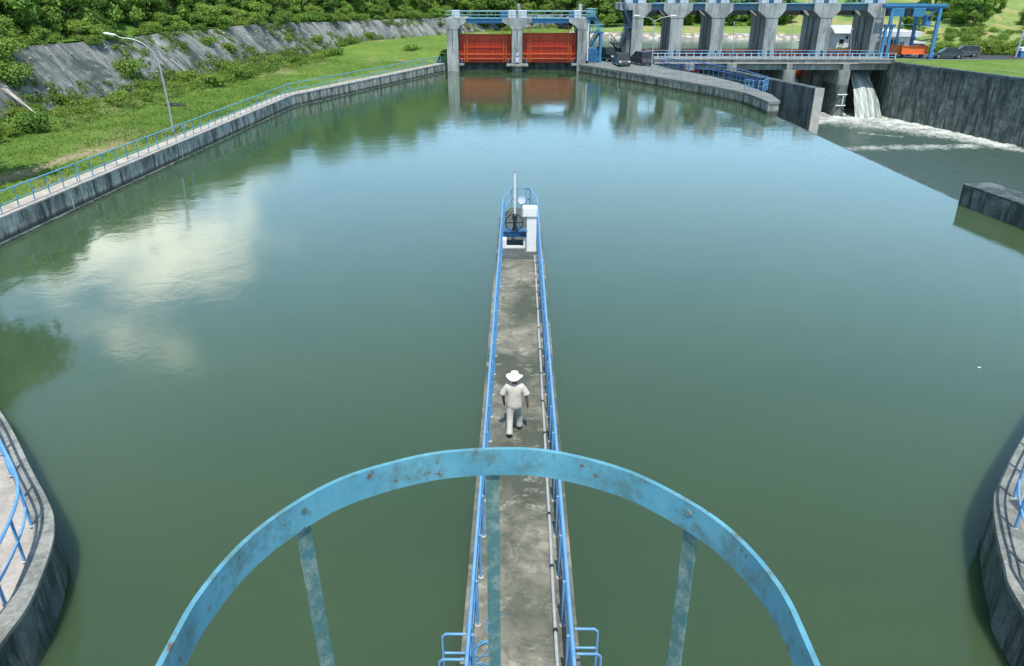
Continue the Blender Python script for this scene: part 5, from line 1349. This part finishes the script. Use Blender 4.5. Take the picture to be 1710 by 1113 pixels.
uo = bpy.data.objects.new('undergrowth', leaf_mesh('undergrowth', uc, ur, 130000, .2, rngu, m='weedd')); COL.objects.link(uo); uo['kind'] = 'stuff'
tag(uo, 'thick belt of weeds and creepers between the grass and the concrete slope', 'undergrowth')
def reg_grass(rng):
    i = rng.uniform(8, len(Qd)-26); k = int(i); f = i-k; a = Qd[k].lerp(Qd[min(k+1, len(Qd)-1)], f); c = Fd[k].lerp(Fd[min(k+1, len(Fd)-1)], f); t_ = rng.uniform(0.04,1)
    q = a.lerp(c, t_)
    if dryf(q.x, q.y) > .25 and rng.random() < .8: return None
    return (q.x, q.y, 1.12+t_*t_*.6+.16*nz3(q.x, q.y, 0, .25))
tag(scatter('grass_tufts', 100000, reg_grass, .13, 'grassb', 32, None, .6), 'short tufts of bright green grass on the left bank', 'grass')
def reg_slope(rng):
    i = int(rng.uniform(30, len(Fo)-1)); s_ = rng.uniform(0,1); p = Fo[i].lerp(Fc[i], s_)
    k = nz3(i*.055, s_*1.6, 3)+.35*nz3(i*.2, s_*4, 8)-(.22 if Fo[i].y < 80 else -.02)+.25*(1-s_)*(s_ < .35)
    if k < .12: return None
    n = Vector((Fc[i].x-Fo[i].x, Fc[i].y-Fo[i].y, 0)).normalized(); p = p-n*.25
    return (p.x, p.y, 1.55+(crest(i)-1.55)*s_)
uc = []; ur = []
while len(uc) < 1200:
    r_ = reg_slope(rngu)
    if r_ is not None: uc.append(r_); ur.append(rngu.uniform(.2,.5))
uo = bpy.data.objects.new('creepers', leaf_mesh('creepers', uc, ur, 52000, .2, rngu, m='weedd')); COL.objects.link(uo); uo['kind'] = 'stuff'
tag(uo, 'patches of creepers growing over the grey concrete slope', 'creepers')
# near tree at the left edge whose crown mirrors in the pond
place(TR, 1, -33.5, 36.5, 1.1, 1.6, 'tall tree at the left bank just beyond the left edge of the picture', 'tree', None)
BT = 'broadleaf tree in the line of woods on the far river bank behind the barrage'
x = 14
while x < 62:
    for yo, s0 in ((173, .8), (180, .95), (190, 1.1), (204, 1.2)):
        place(TR, rnd.choice((1,3,1,0,4)), x+rnd.uniform(-1.5,1.5), yo+rnd.uniform(-1.5,1.5), 3.0+(yo-173)*.1, s0*rnd.uniform(.8,1.15), BT, 'tree', 'trees on the far river bank')
    x += 4.4
# dark trees in the gap of the slope behind the red gates
for px, yy, s_ in ((790,176,.8), (812,168,1.0), (826,172,1.1), (838,170,.9), (905,186,.7), (925,188,.6), (948,178,.9), (960,182,1.1), (980,180,1.1), (1000,182,1.0), (815,190,1.1), (850,195,1.1), (880,200,1.1), (910,200,1.1), (945,200,1.1)):
    q = PY(px, 60, yy); place(TR, rnd.choice((1,3,1)), q.x, yy, 3.0+max(0, yy-185)*.2, s_, 'dark broadleaf tree behind the red gates', 'tree', 'dark trees behind the red gates')
RT = 'scrubby tree on the sunlit green hillside at the right'
for k in range(95):
    yy = rnd.uniform(146, 255); px = rnd.uniform(1390, 1790); q = PY(px, 60, yy); f = (yy-146)/110
    if nz3(q.x, yy, 3, .05) < -.18: continue
    place(TR, rnd.choice((0,2,5,4,2,5,3)), q.x, yy, RB+1.2+18*f, rnd.uniform(.45,.9)*(1+.15*f), RT, 'tree', 'trees on the right hillside')
x = PY(1560,80,127).x
while x < 105:
    place(SB, rnd.choice((0,2,3)), x, 127.2+rnd.uniform(-.3,.3)-(x-80)*.05, RB-.1, rnd.uniform(.85,1.15), 'bushy shrub in the clipped roadside hedge at the right', 'shrub', 'hedge shrubs beside the road'); x += 1.5
for px, py in ((1408,79),(1419,80),(1404,74)):
    q = PY(px,80,130.5); place(SB, 0, q.x, 130.5, RB-.1, .6, 'small leafy bush in front of the white pump house', 'shrub', 'bushes by the pump house')
for k in range(26):
    yy = rnd.uniform(136,150); px = rnd.uniform(1548,1720); q = PY(px,60,yy); place(SB, rnd.choice((0,1,3)), q.x, yy, RB+2.0*(yy-131)/22, rnd.uniform(.5,.9), 'low shrub on the bright meadow behind the hedge', 'shrub', 'shrubs on the meadow')
for p in TR+SB:
    if p.name not in used:
        for c in list(p.children): bpy.data.objects.remove(c)
        bpy.data.objects.remove(p)
